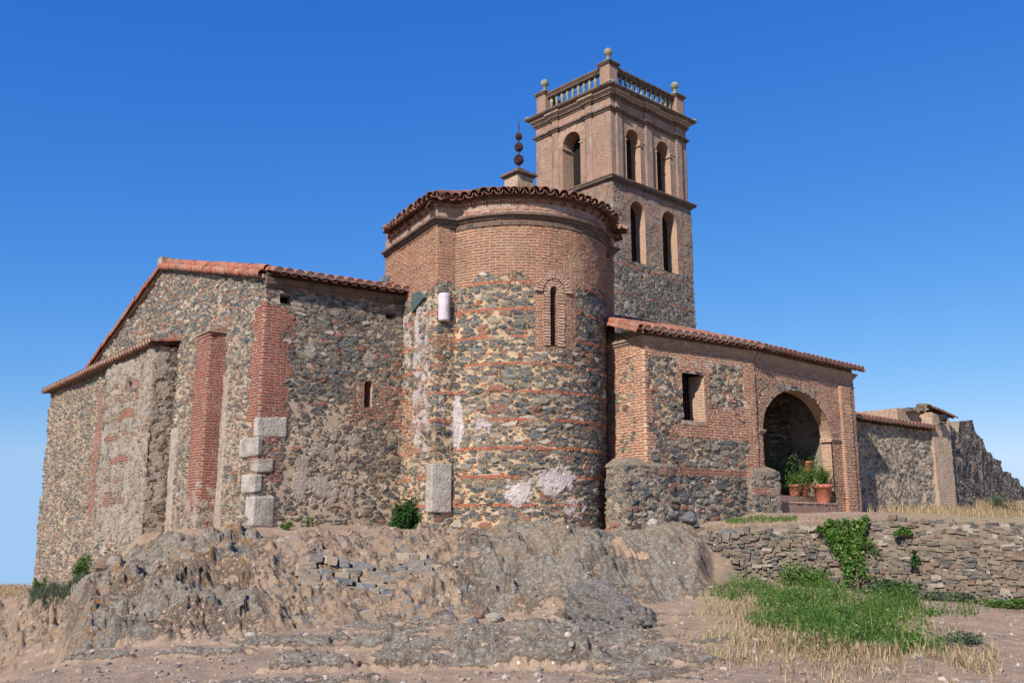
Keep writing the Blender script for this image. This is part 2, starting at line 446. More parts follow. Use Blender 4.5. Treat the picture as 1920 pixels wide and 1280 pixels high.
# ------------------------------------------------------------------ helpers: walls and roofs
def path_wall(name, path, z0, z1, cell, mat, parent=None, openings=(), zone=None, u0=0.0, post=None, jitter=.02, seed=3, **kw):
    """vertical wall sheet over a plan path (outside on the right of travel); returns the object.
    Texture coordinates are metres along the path and metres of height."""
    P = np.array(path, float)
    seg = np.linalg.norm(np.diff(P, axis=0), axis=1)
    cum = np.concatenate([[0], np.cumsum(seg)])
    us = list(cum)
    for o in openings: us += [o['u0'] - u0, o['u1'] - u0]
    us = np.unique(np.round(np.clip(us, 0, cum[-1]), 4))
    U = [us[0]]
    for a, b in zip(us[:-1], us[1:]):
        n = max(1, int(round((b - a) / cell))); U += list(a + (b - a) * np.arange(1, n + 1) / n)
    U = np.array(U)
    ztop = z1 if callable(z1) else (lambda u: np.full_like(u, z1))
    zmax = float(np.max(ztop(U + u0)))
    zs = [z0, zmax]
    for o in openings: zs += [o['z0'], o['z1']] + ([o['zs']] if 'zs' in o else [])
    zs = np.unique(np.round(zs, 4)); Z = [zs[0]]
    for a, b in zip(zs[:-1], zs[1:]):
        n = max(1, int(round((b - a) / cell))); Z += list(a + (b - a) * np.arange(1, n + 1) / n)
    Z = np.array(Z)
    idx = np.clip(np.searchsorted(cum, U, side='right') - 1, 0, len(seg) - 1)
    tt = (U - cum[idx]) / seg[idx]
    XY = P[idx] + (P[idx + 1] - P[idx]) * tt[:, None]
    D = (P[1:] - P[:-1]) / seg[:, None]
    NR = np.stack([D[idx][:, 1], -D[idx][:, 0]], 1)
    UU, ZZ = np.meshgrid(U + u0, Z, indexing='ij')
    UU = UU.copy(); ZZ = ZZ.copy()
    X = np.repeat(XY[:, None, :], len(Z), 1)
    top = ztop(U + u0)[:, None]
    clampd = ZZ > top - 1e-6
    ZZ = np.minimum(ZZ, top)
    N3 = np.repeat(NR[:, None, :], len(Z), 1)
    T3 = np.repeat(D[idx][:, None, :], len(Z), 1)
    # snap onto arches
    for o in openings:
        if 'zs' in o:
            uc = (o['u0'] + o['u1']) / 2; r = (o['u1'] - o['u0']) / 2
            rz = o['z1'] - o['zs']
            du = (UU - uc) / r; dz = (ZZ - o['zs']) / rz
            rad = np.hypot(du, dz)
            near = (ZZ > o['zs'] + 1e-6) & (np.abs(rad - 1) < .75 * cell / min(r, rz)) & (rad > 1e-6)
            f = np.where(near, 1 / np.maximum(rad, 1e-6), 1)
            nu = uc + du * f * r; nz = o['zs'] + dz * f * rz
            X = X + T3 * ((nu - UU) * near)[..., None]
            UU = np.where(near, nu, UU); ZZ = np.where(near, nz, ZZ)
    jit = (fbm(UU * 1.3, ZZ * 1.3, 3, seed) - .5) * jitter * 2
    X = X + N3 * jit[..., None]
    V = np.concatenate([X, ZZ[..., None]], -1)
    if post is not None: V = post(V, UU, ZZ)
    nu, nz = len(U), len(Z)
    ii = np.arange(nu * nz).reshape(nu, nz)
    Q = np.stack([ii[:-1, :-1], ii[1:, :-1], ii[1:, 1:], ii[:-1, 1:]], -1)
    uc = (UU[:-1, :-1] + UU[1:, :-1] + UU[1:, 1:] + UU[:-1, 1:]) / 4
    zc = (ZZ[:-1, :-1] + ZZ[1:, :-1] + ZZ[1:, 1:] + ZZ[:-1, 1:]) / 4
    keep = ~(clampd[:-1, :-1] & clampd[1:, :-1])
    for o in openings:
        ins = (uc > o['u0']) & (uc < o['u1']) & (zc > o['z0']) & (zc < o['z1'])
        if 'zs' in o:
            r = (o['u1'] - o['u0']) / 2; rz = o['z1'] - o['zs']
            ins &= (zc < o['zs']) | (np.hypot((uc - (o['u0'] + o['u1']) / 2) / r, (zc - o['zs']) / rz) < 1.0)
        keep &= ~ins
    Q = Q[keep].reshape(-1, 4)
    V = V.reshape(-1, 3); UVm = np.stack([UU, ZZ], -1).reshape(-1, 2)
    used = np.unique(Q); mp = np.full(len(V), -1); mp[used] = np.arange(len(used))
    zn = None
    if zone is not None:
        zn = np.clip(zone(UVm[used, 0], UVm[used, 1]), 0, 1)
    return mesh_obj(name, V[used], mp[Q], mat, parent, True, uv=UVm[used], zone=zn, **kw)

def zones(n, **kw):
    z = np.zeros((n, 4)); return z
def bx(U, Z, u0, u1, z0, z1, s=.08):
    return sm(u0 - s, u0 + s, U) * (1 - sm(u1 - s, u1 + s, U)) * sm(z0 - s, z0 + s, Z) * (1 - sm(z1 - s, z1 + s, Z))
def blob(U, Z, u, z, ru, rz):
    return np.clip(1.25 - np.hypot((U - u) / ru, (Z - z) / rz), 0, 1)

def opening_outline(o, n=14):
    """closed outline of an opening in (u, z), starting bottom left, going up and over"""
    if 'zs' not in o:
        return [(o['u0'], o['z0']), (o['u0'], o['z1']), (o['u1'], o['z1']), (o['u1'], o['z0'])]
    uc = (o['u0'] + o['u1']) / 2; r = (o['u1'] - o['u0']) / 2; rz = o['z1'] - o['zs']
    pts = [(o['u0'], o['z0'])]
    for i in range(n + 1):
        t = math.pi * (1 - i / n); pts.append((uc + r * math.cos(t), o['zs'] + rz * math.sin(t)))
    pts.append((o['u1'], o['z0'])); return pts

def reveal(name, o, org, d, depth, mat, parent, back=None, splay=0.0, u0=0.0, proud=.03, **kw):
    """the inside faces of an opening; org is the plan point of u = u0, d the wall direction"""
    d = np.array(d); n = np.array([d[1], -d[0]])
    pts = opening_outline(o); m = len(pts)
    uc = (o['u0'] + o['u1']) / 2
    V, UV = [], []
    acc = 0
    for j, (u, z) in enumerate(pts):
        if j: acc += math.hypot(u - pts[j - 1][0], z - pts[j - 1][1])
        for dep, t in ((-proud, 0), (depth, 1)):
            uu = u + (uc - u) * splay * t
            q = np.array(org) + d * (uu - u0) - n * dep
            V.append((q[0], q[1], z)); UV.append((dep, acc))
    F = []
    for j in range(m):
        k = (j + 1) % m
        F.append([2 * j, 2 * j + 1, 2 * k + 1, 2 * k])
    r = mesh_obj(name, V, F, mat, parent, uv=UV, **kw)
    if back is not None:
        BV = [V[2 * j + 1] for j in range(m)]
        mesh_obj('dark_backing', BV, [list(range(m))], back, r)  # added near-black sheet: the dark inside of the opening put into colour
    return r

def tile(mb, p, up, side, nrm, ln, r0, r1, seg=7, th=.016, convex=True, fill=None):
    """one barrel tile: lower end at p, running up-slope; convex cover or concave pan"""
    p, up, side, nrm = map(np.array, (p, up, side, nrm))
    V = []
    sg = 1 if convex else -1
    for e, (r, q) in enumerate(((r0, p), (r1, p + up * ln))):
        for rr in (r, r - th):
            for i in range(seg + 1):
                t = math.pi * i / seg
                V.append(q + side * (rr * math.cos(t)) + nrm * (sg * rr * math.sin(t) * .95))
    k = seg + 1; F = []
    for i in range(seg):
        F.append([i, i + 1, 2 * k + i + 1, 2 * k + i])
        F.append([k + i + 1, k + i, 3 * k + i, 3 * k + i + 1])
        F.append([i + 1, i, k + i, k + i + 1])
    if not convex: F = [f[::-1] for f in F]
    mb.add(V, F)
    if fill is not None:
        c = p + up * .012
        W = [c + side * ((r0 - th) * math.cos(math.pi * i / seg)) + nrm * (sg * (r0 - th) * math.sin(math.pi * i / seg) * .9) for i in range(seg + 1)]
        fill.add(W, [list(range(seg + 1))])

def tile_roof(name, A, B, upv, cols, parent, mat, r=.1, rows=None, fillmat=None, seed=1, skip=None, lift=.0, **kw):
    """rows of barrel tiles on the slope that rises from eave line A-B by the vector upv"""
    rs = random.Random(seed)
    A, B, upv = map(lambda q: np.array(q, float), (A, B, upv))
    L = np.linalg.norm(upv); up = upv / L
    e = B - A; el = np.linalg.norm(e); e = e / el
    nrm = np.cross(e, up); nrm = nrm / np.linalg.norm(nrm)
    if nrm[2] < 0: nrm = -nrm
    side = np.cross(up, nrm)
    sp = el / cols; ln = .44; stepl = .36
    rows = rows or int(L / stepl) + 1
    mb, fl = MB(), MB()
    # bed under the tiles
    b0 = A - nrm * .05; 
    mb.add([b0, b0 + e * el, b0 + e * el + upv, b0 + upv], [[0, 1, 2, 3]])
    for c in range(cols):
        base = A + e * (sp * (c + .5))
        for k in range(rows):
            if k * stepl > L: break
            j = lambda s: rs.uniform(-s, s)
            p = base + up * (k * stepl) + side * j(.008) + nrm * (.03 + j(.006) + lift)
            d = up + side * j(.012) + nrm * .035; d = d / np.linalg.norm(d)
            tile(mb, p, d, side, nrm, ln, r * 1.06, r * .88, fill=fl if (k == 0 and fillmat) else None)
            if c < cols - 1 or True:
                q = p + e * (sp * .5) - nrm * .015
                tile(mb, q + nrm * .06, d, side, nrm, ln, sp * .5, sp * .45, seg=5, convex=False)
    o = mb.build(name, mat, parent, **kw)
    if fillmat: fl.build('tile_bedding', fillmat, o)
    return o

def arch_ring(name, org, d, uc, zc, r, rz, thick, depth, n, a0, a1, mat, parent, proud=.03, u0=0.0, gap=.25, **kw):
    """a ring of voussoir bricks round an arch; (uc, zc) is its centre on the wall"""
    d = np.array(d); nn = np.array([d[1], -d[0]])
    mb = MB()
    def pt(rr, t, dep):
        u = uc + (r + rr) * math.cos(t); z = zc + (rz + rr) * math.sin(t)
        q = np.array(org) + d * (u - u0) + nn * dep
        return (q[0], q[1], z)
    rs = random.Random(n)
    for i in range(n):
        t0 = a0 + (a1 - a0) * (i + gap * .5) / n; t1 = a0 + (a1 - a0) * (i + 1 - gap * .5) / n
        pr = proud + rs.uniform(-.008, .008); th = thick + rs.uniform(-.02, .01)
        P = []
        for k in range(8):
            P.append(pt((0, th)[(k >> 1) & 1], (t0, t1)[k & 1], (-depth, pr)[(k >> 2) & 1]))
        mb.hexa(P)
    return mb.build(name, mat, parent, **kw)


# ------------------------------------------------------------------ ground: one sheet from the feet to the horizon
# profiles along directions t = x / y: (distance, height) of path, path edge, bank foot, bank middle, rim, wall foot, ...
PROF = [
 (-2.5, [(2, -1.6), (8.0, -1.7), (10, -2.3), (15, -3.2), (20, -3.0), (24, -2.2), (34, -2.1), (46, -3.2)]),
 (-.62, [(2, -1.6), (9.5, -1.66), (11.2, -2.3), (15, -3.0), (20, -2.95), (23.4, -2.0), (33, -1.93), (46, -3.4)]),
 (-.54, [(2, -1.6), (10.6, -1.65), (12.2, -2.3), (16, -2.9), (20.5, -2.85), (23.0, -1.9), (33, -1.92), (46, -3.4)]),
 (-.47, [(2, -1.6), (11.6, -1.62), (12.8, -2.1), (16, -2.6), (19, -2.45), (22, -1.62), (30, -1.75), (46, -3.2)]),
 (-.435, [(2, -1.6), (12.9, -1.6), (13.4, -1.65), (14.0, -1.68), (17.0, -1.12), (20, -1.0), (28, -1.45), (46, -3)]),
 (-.385, [(2, -1.6), (13.4, -1.6), (13.9, -1.6), (14.9, -1.2), (16.6, -.96), (20, -.45), (24.3, -.12), (46, -2)]),
 (-.33, [(2, -1.6), (13.5, -1.58), (14.0, -1.56), (15.0, -1.0), (16.2, -.55), (18, -.2), (22.7, .03), (46, -1)]),
 (-.27, [(2, -1.6), (13.9, -1.58), (14.3, -1.55), (15.2, -1.0), (16.2, -.58), (17.8, -.27), (20.5, .05), (46, 0)]),
 (-.20, [(2, -1.6), (14.6, -1.54), (15.1, -1.5), (15.7, -1.1), (16.5, -.62), (18.2, -.22), (21.1, .06), (46, 0)]),
 (-.12, [(2, -1.6), (15.2, -1.52), (15.7, -1.48), (16.2, -1.1), (17.0, -.6), (18.6, -.15), (22.0, .06), (46, 0)]),
 (-.03, [(2, -1.6), (15.4, -1.48), (16.0, -1.42), (16.6, -.95), (17.3, -.42), (18.4, -.10), (20.6, .0), (46, 0)]),
 (.06, [(2, -1.6), (15.6, -1.45), (16.3, -1.36), (16.9, -.9), (17.6, -.38), (18.4, -.10), (20.5, -.02), (46, 0)]),
 (.134, [(2, -1.6), (16.2, -1.42), (17.1, -1.32), (17.8, -.95), (18.6, -.45), (19.5, -.14), (21.4, -.08), (46, 0)]),
 (.19, [(2, -1.6), (16.4, -1.4), (17.8, -1.24), (18.6, -.92), (19.5, -.42), (20.4, -.1), (22.2, .06), (46, .2)]),
 (.212, [(2, -1.6), (16.6, -1.38), (18.3, -1.16), (19.4, -1.02), (20.0, -.40), (20.4, -.06), (22.5, .15), (46, .3)]),
 (.265, [(2, -1.6), (16.6, -1.34), (18.9, -1.06), (19.95, -1.03), (20.3, -.35), (20.5, -.03), (23.2, .38), (46, .4)]),
 (.388, [(2, -1.6), (16.0, -1.42), (18.2, -1.25), (19.1, -1.22), (19.4, -.3), (19.6, .12), (24.6, .42), (46, .6)]),
 (.545, [(2, -1.6), (14.8, -1.5), (17.0, -1.45), (17.9, -1.44), (18.2, -.4), (18.4, .0), (32, .45), (46, 1.35)]),
 (.62, [(2, -1.6), (14.4, -1.5), (16.6, -1.46), (17.4, -1.45), (17.7, -.4), (17.9, .0), (34, .6), (47, 1.5)]),
 (2.5, [(2, -1.6), (10, -1.55), (13, -1.5), (14.6, -1.4), (15.4, -.4), (16, .0), (34, .3), (47, .5)]),
]
_pt = np.array([p[0] for p in PROF]); _pd = np.array([[q[0] for q in p[1]] for p in PROF]); _pz = np.array([[q[1] for q in p[1]] for p in PROF])
def g_base(t, d):
    t = np.clip(t, -2.49, 2.49); K = _pd.shape[1]
    i = np.clip(np.searchsorted(_pt, t, side='right') - 1, 0, len(_pt) - 2)
    f = (t - _pt[i]) / (_pt[i + 1] - _pt[i]); f = f * f * (3 - 2 * f)
    dk = _pd[i] * (1 - f)[:, None] + _pd[i + 1] * f[:, None]
    zk = _pz[i] * (1 - f)[:, None] + _pz[i + 1] * f[:, None]
    z = np.where(d <= dk[:, 0], zk[:, 0], 0.0)
    for k in range(K - 1):
        a, b = dk[:, k], dk[:, k + 1]
        w = np.clip((d - a) / np.maximum(b - a, 1e-6), 0, 1)
        z = np.where((d > a) & (d <= b), zk[:, k] * (1 - w) + zk[:, k + 1] * w, z)
    far = d > dk[:, -1]
    z = np.where(far, zk[:, -1] - (d - dk[:, -1]) * .11 + .0 * d, z)
    return z, dk
# outcrops of bedrock in the path: plan x, y, radius x, radius y, height
CROPS = [(-2.3, 10.95, .75, .30, .20), (-1.15, 11.0, .7, .28, .17), (-.15, 11.5, .55, .5, .22), (.42, 11.1, .65, .35, .26),
         (-1.9, 13.0, .7, .3, .12), (-1.0, 12.6, .6, .28, .12), (.25, 13.6, .9, .7, .16), (-.55, 14.3, .45, .35, .14), (1.95, 10.9, .55, .3, .12),
         (1.55, 13.0, .4, .2, .06), (-3.9, 12.4, .5, .18, .08), (1.1, 12.2, .5, .35, .12), (-.6, 12.9, .5, .3, .10), (2.6, 12.6, .35, .2, .06), (-5.3, 12.0, .9, .25, .08)]
def ground_z(x, y, detail=True):
    x = np.asarray(x, float).ravel(); y = np.asarray(y, float).ravel()
    yy = np.maximum(y, .05); t = np.where(y > .05, x / yy, np.sign(x) * 2.49)
    d = np.where(y > .05, y, np.hypot(x, y))
    z, dk = g_base(t, d)
    if not detail: return z
    # rock masks
    bank = sm(-.4, .3, d - dk[:, 2]) * (1 - sm(.2, 1.6, d - dk[:, 5]))
    t0_ = t
    t = t + .045 * (fbm(x * .9, y * .9 + z, 4, 15) - .5)
    left = sm(-.475, -.44, t) * (1 - sm(-.285, -.235, t)) * bank
    mid = sm(-.27, -.225, t) * (1 - sm(-.065, -.025, t)) * bank
    right = sm(-.065, -.02, t) * (1 - sm(.185, .215, t)) * bank
    cliff = (1 - sm(-.47, -.44, t0_)) * sm(18.5, 20, d) * (1 - sm(22.5, 24, d)) * sm(-2.4, -1.0, t0_)
    wx = x + .5 * (fbm(x * .9, y * .9, 3, 5) - .5); wy = y + .5 * (fbm(x * .9, y * .9, 3, 9) - .5)
    strat = fbm(wx * 2.6 + wy * 1.1, wy * .75 - wx * .3 + z * 1.2, 5, 21, True)      # steep slaty strata
    lump = fbm(wx * 1.15, wy * 1.3, 4, 31)
    rid = fbm(wx * 1.6 + wy * .7, wy * 1.9, 5, 41, True)
    fine = fbm(x * 7 + wy * 3, y * 5, 4, 51, True)
    crag = fbm(wx * 3.4 - wy * 1.2, wy * 2.6 + wx, 5, 57, True)
    # blocks between joints: warped cells of different height give crisp fractured ledges
    def blocks(a, b, rot, seed):
        ca, sa = math.cos(rot), math.sin(rot); q = .35 * (fbm(x * 2.1, y * 2.1 + z, 3, seed) - .5)
        px = ((wx + q) * ca + (wy + q) * sa) * a; py = (-(wx - q) * sa + wy * ca) * b + .5 * hsh(np.floor(px), np.zeros_like(px), seed)
        return hsh(np.floor(px), np.floor(py), seed) - .5
    blk = blocks(1.5, 2.4, .5, 201) * .26 + blocks(3.6, 5.2, .7, 207) * .13 + blocks(9, 12, .3, 211) * .05
    z = z + (left * .8 + mid * .55 + right * .75) * blk
    z = z + left * ((strat - .55) * .30 + (lump - .5) * .60 + (crag - .5) * .22 + (fine - .5) * .12)
    z = z + mid * ((lump - .5) * .35 + (crag - .5) * .22 + (strat - .55) * .22 + (fine - .5) * .08)
    z = z + right * ((lump - .5) * .60 + (rid - .5) * .16 + (crag - .5) * .20 - (1 - sm(.0, .06, np.abs(vn(wx * .9, wy * .7, 77) - .5))) * .16 + (fine - .5) * .07)
    z = z + cliff * ((strat - .55) * .7 + (rid - .5) * .3)
    t = t0_
    rock = np.clip(left * (.45 + .5 * sm(.38, .52, fbm(x * .8, y * .8 + z, 4, 16))) + .78 * right * sm(.22, .42, fbm(x * .9, y * .9 + z, 4, 18) + .06) + .30 * mid + .30 * cliff, 0, 1)
    near = (1 - sm(20, 30, d))
    z = z + near * (1 - bank) * ((fbm(x * .8, y * .8, 4, 61) - .5) * .14 + (fbm(x * 4, y * 4, 3, 65) - .5) * .03)
    fr = sm(-.36, -.24, t) * (1 - sm(.12, .24, t)) * (1 - bank) * sm(8, 9, d) * (1 - sm(15.5, 17, d))
    pm = fr * sm(.50, .60, fbm(x * .85 + y * .25, y * 1.5, 5, 103)) * (.55 + .45 * sm(.4, .6, fbm(x * 3, y * 3, 3, 104)))
    z = z + pm * (.05 + .07 * (fbm(x * 3, y * 4, 4, 105, True) - .3) + .30 * blk)
    rock = np.maximum(rock, pm * .95)
    for k, (cx, cy, rx, ry, h) in enumerate(CROPS):
        ca, sa = math.cos(.25), math.sin(.25)
        ex = ((x - cx) * ca + (y - cy) * sa) / rx; ey = (-(x - cx) * sa + (y - cy) * ca) / ry
        q = np.hypot(ex, ey) + (fbm(x * 2.2, y * 2.2, 4, 80 + k) - .5) * 1.1
        m = 1 - sm(.45, 1.1, q)
        z = z + m * (h * (.30 + .8 * fbm(x * 3.2 + y, y * 4.5, 4, 90 + k, True)) + .8 * h * (blk * 2.2) + (fbm(x * 15, y * 12, 3, 99, True) - .5) * .05)
        rock = np.maximum(rock, m)
    return z, rock, left, mid, right, cliff, lump, strat, bank
def gz(x, y): return float(ground_z([x], [y])[0][0])

def build_ground():
    ts = np.concatenate([-np.geomspace(600, 40, 14)[:], np.linspace(-39, -33.2, 10), np.linspace(-33, 33, 900), np.linspace(33.2, 39, 10)])
    A = np.radians(np.concatenate([np.linspace(-178, -46, 30), np.linspace(-45, -33.2, 24), np.linspace(-33, 33, 900), np.linspace(33.2, 45, 24), np.linspace(46, 178, 30)]))
    R = np.concatenate([np.linspace(.3, 6, 10), np.linspace(6.2, 8.8, 18), np.geomspace(8.85, 13, 130), np.linspace(13.02, 20.5, 290), np.geomspace(20.55, 50, 160), np.geomspace(52, 4000, 26)])
    AA, RR = np.meshgrid(A, R, indexing='ij')
    X = RR * np.sin(AA); Y = RR * np.cos(AA)
    z, rock, left, mid, right, cliff, lump, strat, bank = ground_z(X.ravel(), Y.ravel())
    z = np.maximum(z, -430)
    V = np.stack([X.ravel(), Y.ravel(), z], 1)
    n, m = len(A), len(R)
    ii = np.arange(n * m).reshape(n, m)
    Q = np.stack([ii[:-1, :-1], ii[:-1, 1:], ii[1:, 1:], ii[1:, :-1]], -1).reshape(-1, 4)[:, ::-1]
    x, y = X.ravel(), Y.ravel()
    # R rock, G ochre earth, B straw litter, A lichen orange
    och = np.clip(.35 * bank + bank * sm(.45, .62, fbm(x * .7, y * .7, 3, 71)) * .9 + .9 * mid + cliff, 0, 1)
    t = x / np.maximum(y, .1)
    straw = np.clip(sm(.17, .21, t) * (1 - sm(.40, .46, t)) * sm(10, 12, y) * (1 - sm(17.5, 18.8, y)) + sm(.3, .5, t) * sm(19.5, 21, y) + sm(.49, .52, t) * sm(30, 34, y), 0, 1)
    zn = np.stack([rock, och, straw, sm(.56, .64, fbm(x * 1.3, y * 1.3, 4, 73)) * (left + .4 * right)], 1)
    return mesh_obj("ground", V, Q, ground_mat(), None, True, zone=zn, kind="structure")

def ground_mat():
    k = NT("dry_earth_and_slate")
    p = k.n("NewGeometry").outputs['Position']
    at = k.n("Attribute", attribute_name="zone"); sp = k.n("SeparateColor"); k.put(sp.inputs[0], at.outputs[0])
    zr, zo, zs, zl = sp.outputs[0], sp.outputs[1], sp.outputs[2], at.outputs[3]
    n1 = k.noise(p, 1.2, 5, .65); n2 = k.noise(p, 6, 5, .68); n3 = k.noise(p, 32, 4, .7); n4 = k.noise(p, 90, 2, .7)
    n5 = k.noise(p, 14, 5, .75)
    dirt = k.mix(k.step(n1, .35, .65), (.385, .262, .168), (.295, .203, .132))
    dirt = k.mix(k.step(n2, .45, .7), dirt, (.44, .315, .215))
    dirt = k.mix(k.math('MULTIPLY', k.step(n5, .50, .64), .55), dirt, (.27, .19, .135))
    dirt = k.mix(k.math('MULTIPLY', k.step(n3, .54, .66), .6), dirt, (.20, .145, .11))
    dirt = k.mix(k.math('MULTIPLY', k.step(n4, .58, .66), .5), dirt, (.58, .46, .35))
    pv = k.voro(p, 16, 'F1', 1, '3D'); ps = k.n("SeparateColor"); k.put(ps.inputs[0], pv.outputs[1])
    peb = k.math('MULTIPLY', k.math('LESS_THAN', pv.outputs[0], k.math('MULTIPLY', ps.outputs[1], .42)), k.math('LESS_THAN', ps.outputs[0], .28))
    pcol = k.ramp(ps.outputs[2], [(0, (.50, .42, .35)), (.35, (.30, .24, .20)), (.6, (.20, .17, .16)), (.82, (.66, .58, .50))], True)
    dirt = k.mix(peb, dirt, pcol)
    och = k.mix(k.step(n2, .35, .65), (.35, .235, .145), (.26, .18, .118))
    och = k.mix(k.math('MULTIPLY', k.step(n5, .48, .62), .6), och, (.24, .18, .135))
    och = k.mix(k.math('MULTIPLY', k.step(n3, .5, .64), .6), och, (.19, .145, .11))
    och = k.mix(k.math('MULTIPLY', k.step(n4, .57, .66), .45), och, (.46, .36, .26))
    och = k.mix(k.math('MULTIPLY', k.step(k.noise(k.vec('MULTIPLY', p, (3.0, 1.5, .6)), 1.6, 5, .7), .50, .66), .6), och, (.20, .15, .115))
    ow = k.vec('ADD', k.vec('MULTIPLY', p, (1, 1, 1.8)), k.vec('MULTIPLY', k.noise(p, 9, 3, col=True), (.14, .14, .14)))
    ov = k.voro(ow, 6, 'F1', 1, '3D'); os = k.n("SeparateColor"); k.put(os.inputs[0], ov.outputs[1])
    och = k.mix(k.math('MULTIPLY', k.math('LESS_THAN', os.outputs[0], .4), k.step(k.math('ADD', ov.outputs[0], k.math('MULTIPLY', k.math('SUBTRACT', n3, .5), .3)), .5, .4)), och, k.ramp(os.outputs[1], [(0, (.23, .195, .16)), (.5, (.36, .29, .21)), (.8, (.19, .18, .17))], True))
    col = k.mix(k.step(k.math('ADD', zo, k.math('MULTIPLY', k.math('SUBTRACT', n2, .5), .9)), .35, .6), dirt, och)
    st = k.mix(n2, (.42, .32, .18), (.30, .23, .13))
    col = k.mix(k.math('MULTIPLY', k.step(k.math('ADD', zs, k.math('MULTIPLY', k.math('SUBTRACT', n2, .5), .8)), .4, .7), .8), col, st)
    # slate: grey-brown with pale lichen, dark cracks, rusty stains
    sv = k.vec('MULTIPLY', p, (1.0, .8, 1.6))
    s1 = k.noise(sv, 2.6, 6, .7); s2 = k.noise(sv, 11, 5, .72); s3 = k.noise(sv, 40, 4, .75)
    rk = k.mix(k.step(s1, .38, .62), (.235, .19, .14), (.325, .265, .19))
    rk = k.mix(k.math('MULTIPLY', k.step(k.noise(p, 3.0, 5, .7), .43, .62), .85), rk, (.33, .235, .15))
    rk = k.mix(k.step(s2, .47, .60), rk, (.41, .365, .30))
    rk = k.mix(k.math('MULTIPLY', k.step(n5, .5, .63), .40), rk, (.16, .135, .105))
    rk = k.mix(k.math('MULTIPLY', k.step(s3, .50, .64), .50), rk, (.10, .085, .07))
    rk = k.mix(k.math('MULTIPLY', k.step(k.noise(p, 22, 3, .7), .58, .65), .85), rk, (.56, .51, .44))
    rk = k.mix(k.math('MULTIPLY', zl, k.step(k.noise(p, 9, 4, .7), .52, .6)), rk, (.42, .19, .05))
    wr = k.step(k.math('ADD', zr, k.math('ADD', k.math('MULTIPLY', k.math('SUBTRACT', k.noise(p, 4, 5, .7), .5), 1.0), k.math('MULTIPLY', k.math('SUBTRACT', n5, .5), 1.1))), .36, .62)
    col = k.mix(wr, col, rk)
    h = k.math('ADD', k.math('ADD', k.math('MULTIPLY', n3, .4), k.math('MULTIPLY', peb, .35)), k.math('MULTIPLY', n4, .15))
    hr = k.math('ADD', k.math('MULTIPLY', s2, 1.4), k.math('MULTIPLY', s3, .6))
    h = k.mixf(wr, h, hr)
    return k.finish(col, .95, h, dist=.07, strength=1.0)
ground = build_ground()

# ------------------------------------------------------------------ the church
church = empty("church", (-2.0, 23.0, 0), "rubble and brick hilltop church with round apse, gabled wing and arched porch", "church")
C1 = np.array([-5.58, 20.52]); I1 = np.array([-2.64, 22.37])
FR = (I1 - C1) / np.linalg.norm(I1 - C1)               # along the nave front, left to right
W = az(-39.5); GN = np.array([-W[1], -W[0]]) * 1.0     # gable direction away from C1
GN = np.array([-W[1], W[0]]); GN = np.array([-.7716, -.6361])   # outward normal of the gable wall
APEX_S, APEX_Z, EAVE_Z = 6.83, 7.30, 5.62
LQ = 5.30                                              # where the lower wing starts along the gable
Q0 = C1 + W * LQ; Q1 = Q0 + GN * .5                    # its right return
LW = 10.9                                              # length of the lower wing

def nave_top(u):
    s = -u
    g = np.where(s < APEX_S, EAVE_Z - .06 + (APEX_Z - EAVE_Z) * s / APEX_S, APEX_Z - .06 - (s - APEX_S) * (APEX_Z - 5.2) / 6.65)
    return np.where(u > 0, EAVE_Z - .05, g)
def nave_zone(U, Z):
    z = np.zeros((len(U), 4))
    tooth = .12 * (np.floor(Z / .26) % 2) + .25 * (fbm(Z * 2.2, Z * 0 + 3, 2, 4) - .5)
    q = bx(U, Z, -.42 - tooth, .52 + tooth, 2.35, 4.95, .05)
    low = bx(U, Z, -.5, .6, .9, 2.4, .1) * .50
    z[:, 0] = np.maximum(q, low)
    z[:, 0] = np.maximum(z[:, 0], bx(U, Z, 1.9, 3.6, 2.2, 3.5, .2) * .50 + .0)
    z[:, 0] = np.maximum(z[:, 0], bx(U, Z, -4.4, -3.2, 2.2, 4.2, .15) * .46)
    z[:, 3] = np.where(U < .9, 1.0, .2)
    # front: patches of render low down, crumbling mud under the eave
    z[:, 1] = np.maximum.reduce([blob(U, Z, 1.55, .95, .75, .55) * .75, blob(U, Z, .95, .95, .35, .7) * .8, bx(U, Z, .6, 2.6, .2, 2.5, .4) * .50, blob(U, Z, 2.55, 3.95, .2, .3) * .9,
                                 blob(U, Z, 1.1, 4.0, .2, .25) * .8, bx(U, Z, .4, 3.5, 4.95, 5.5, .08) * .46,
                                 bx(U, Z, -5.3, -4.85, -.3, 2.6, .06) * 1.1 * (1 - .5 * sm(1.6, 3.2, Z)), bx(U, Z, -2.15, -1.7, -.3, 3.6, .05) * .72,
                                 bx(U, Z, -5.2, -.5, -.3, 3.2, .3) * .44, bx(U, Z, -5.2, -.5, 3.2, 5.3, .3) * .40])
    z[:, 2] = np.maximum.reduce([bx(U, Z, .4, 2.6, 0, 2.9, .3) * .75, bx(U, Z, 2.4, 3.8, 0, 2.9, .3) * .3, bx(U, Z, -5, -.6, -.5, 4.4, .4) * .5])
    return z
slit1 = dict(u0=2.46, u1=2.66, z0=2.80, z1=3.42)
hole1 = dict(u0=.32, u1=.62, z0=5.03, z1=5.26); hole2 = dict(u0=2.95, u1=3.25, z0=5.0, z1=5.14)
G_END = C1 + W * 13.6
nave = path_wall("nave_wall", [G_END, C1, I1 + FR * .25], -2.2, nave_top, .026, M['nave'], church, [slit1, hole1, hole2], nave_zone, u0=-13.6, jitter=.035)
nave["label"] = "dark rubble gable and eaves wall with red brick corner"
for o, dep in ((slit1, .5), (hole1, .35), (hole2, .35)):
    reveal("wall_slit", o, C1, FR, dep, M['brick'] if o is slit1 else M['plaincut'], nave, M['dark'])

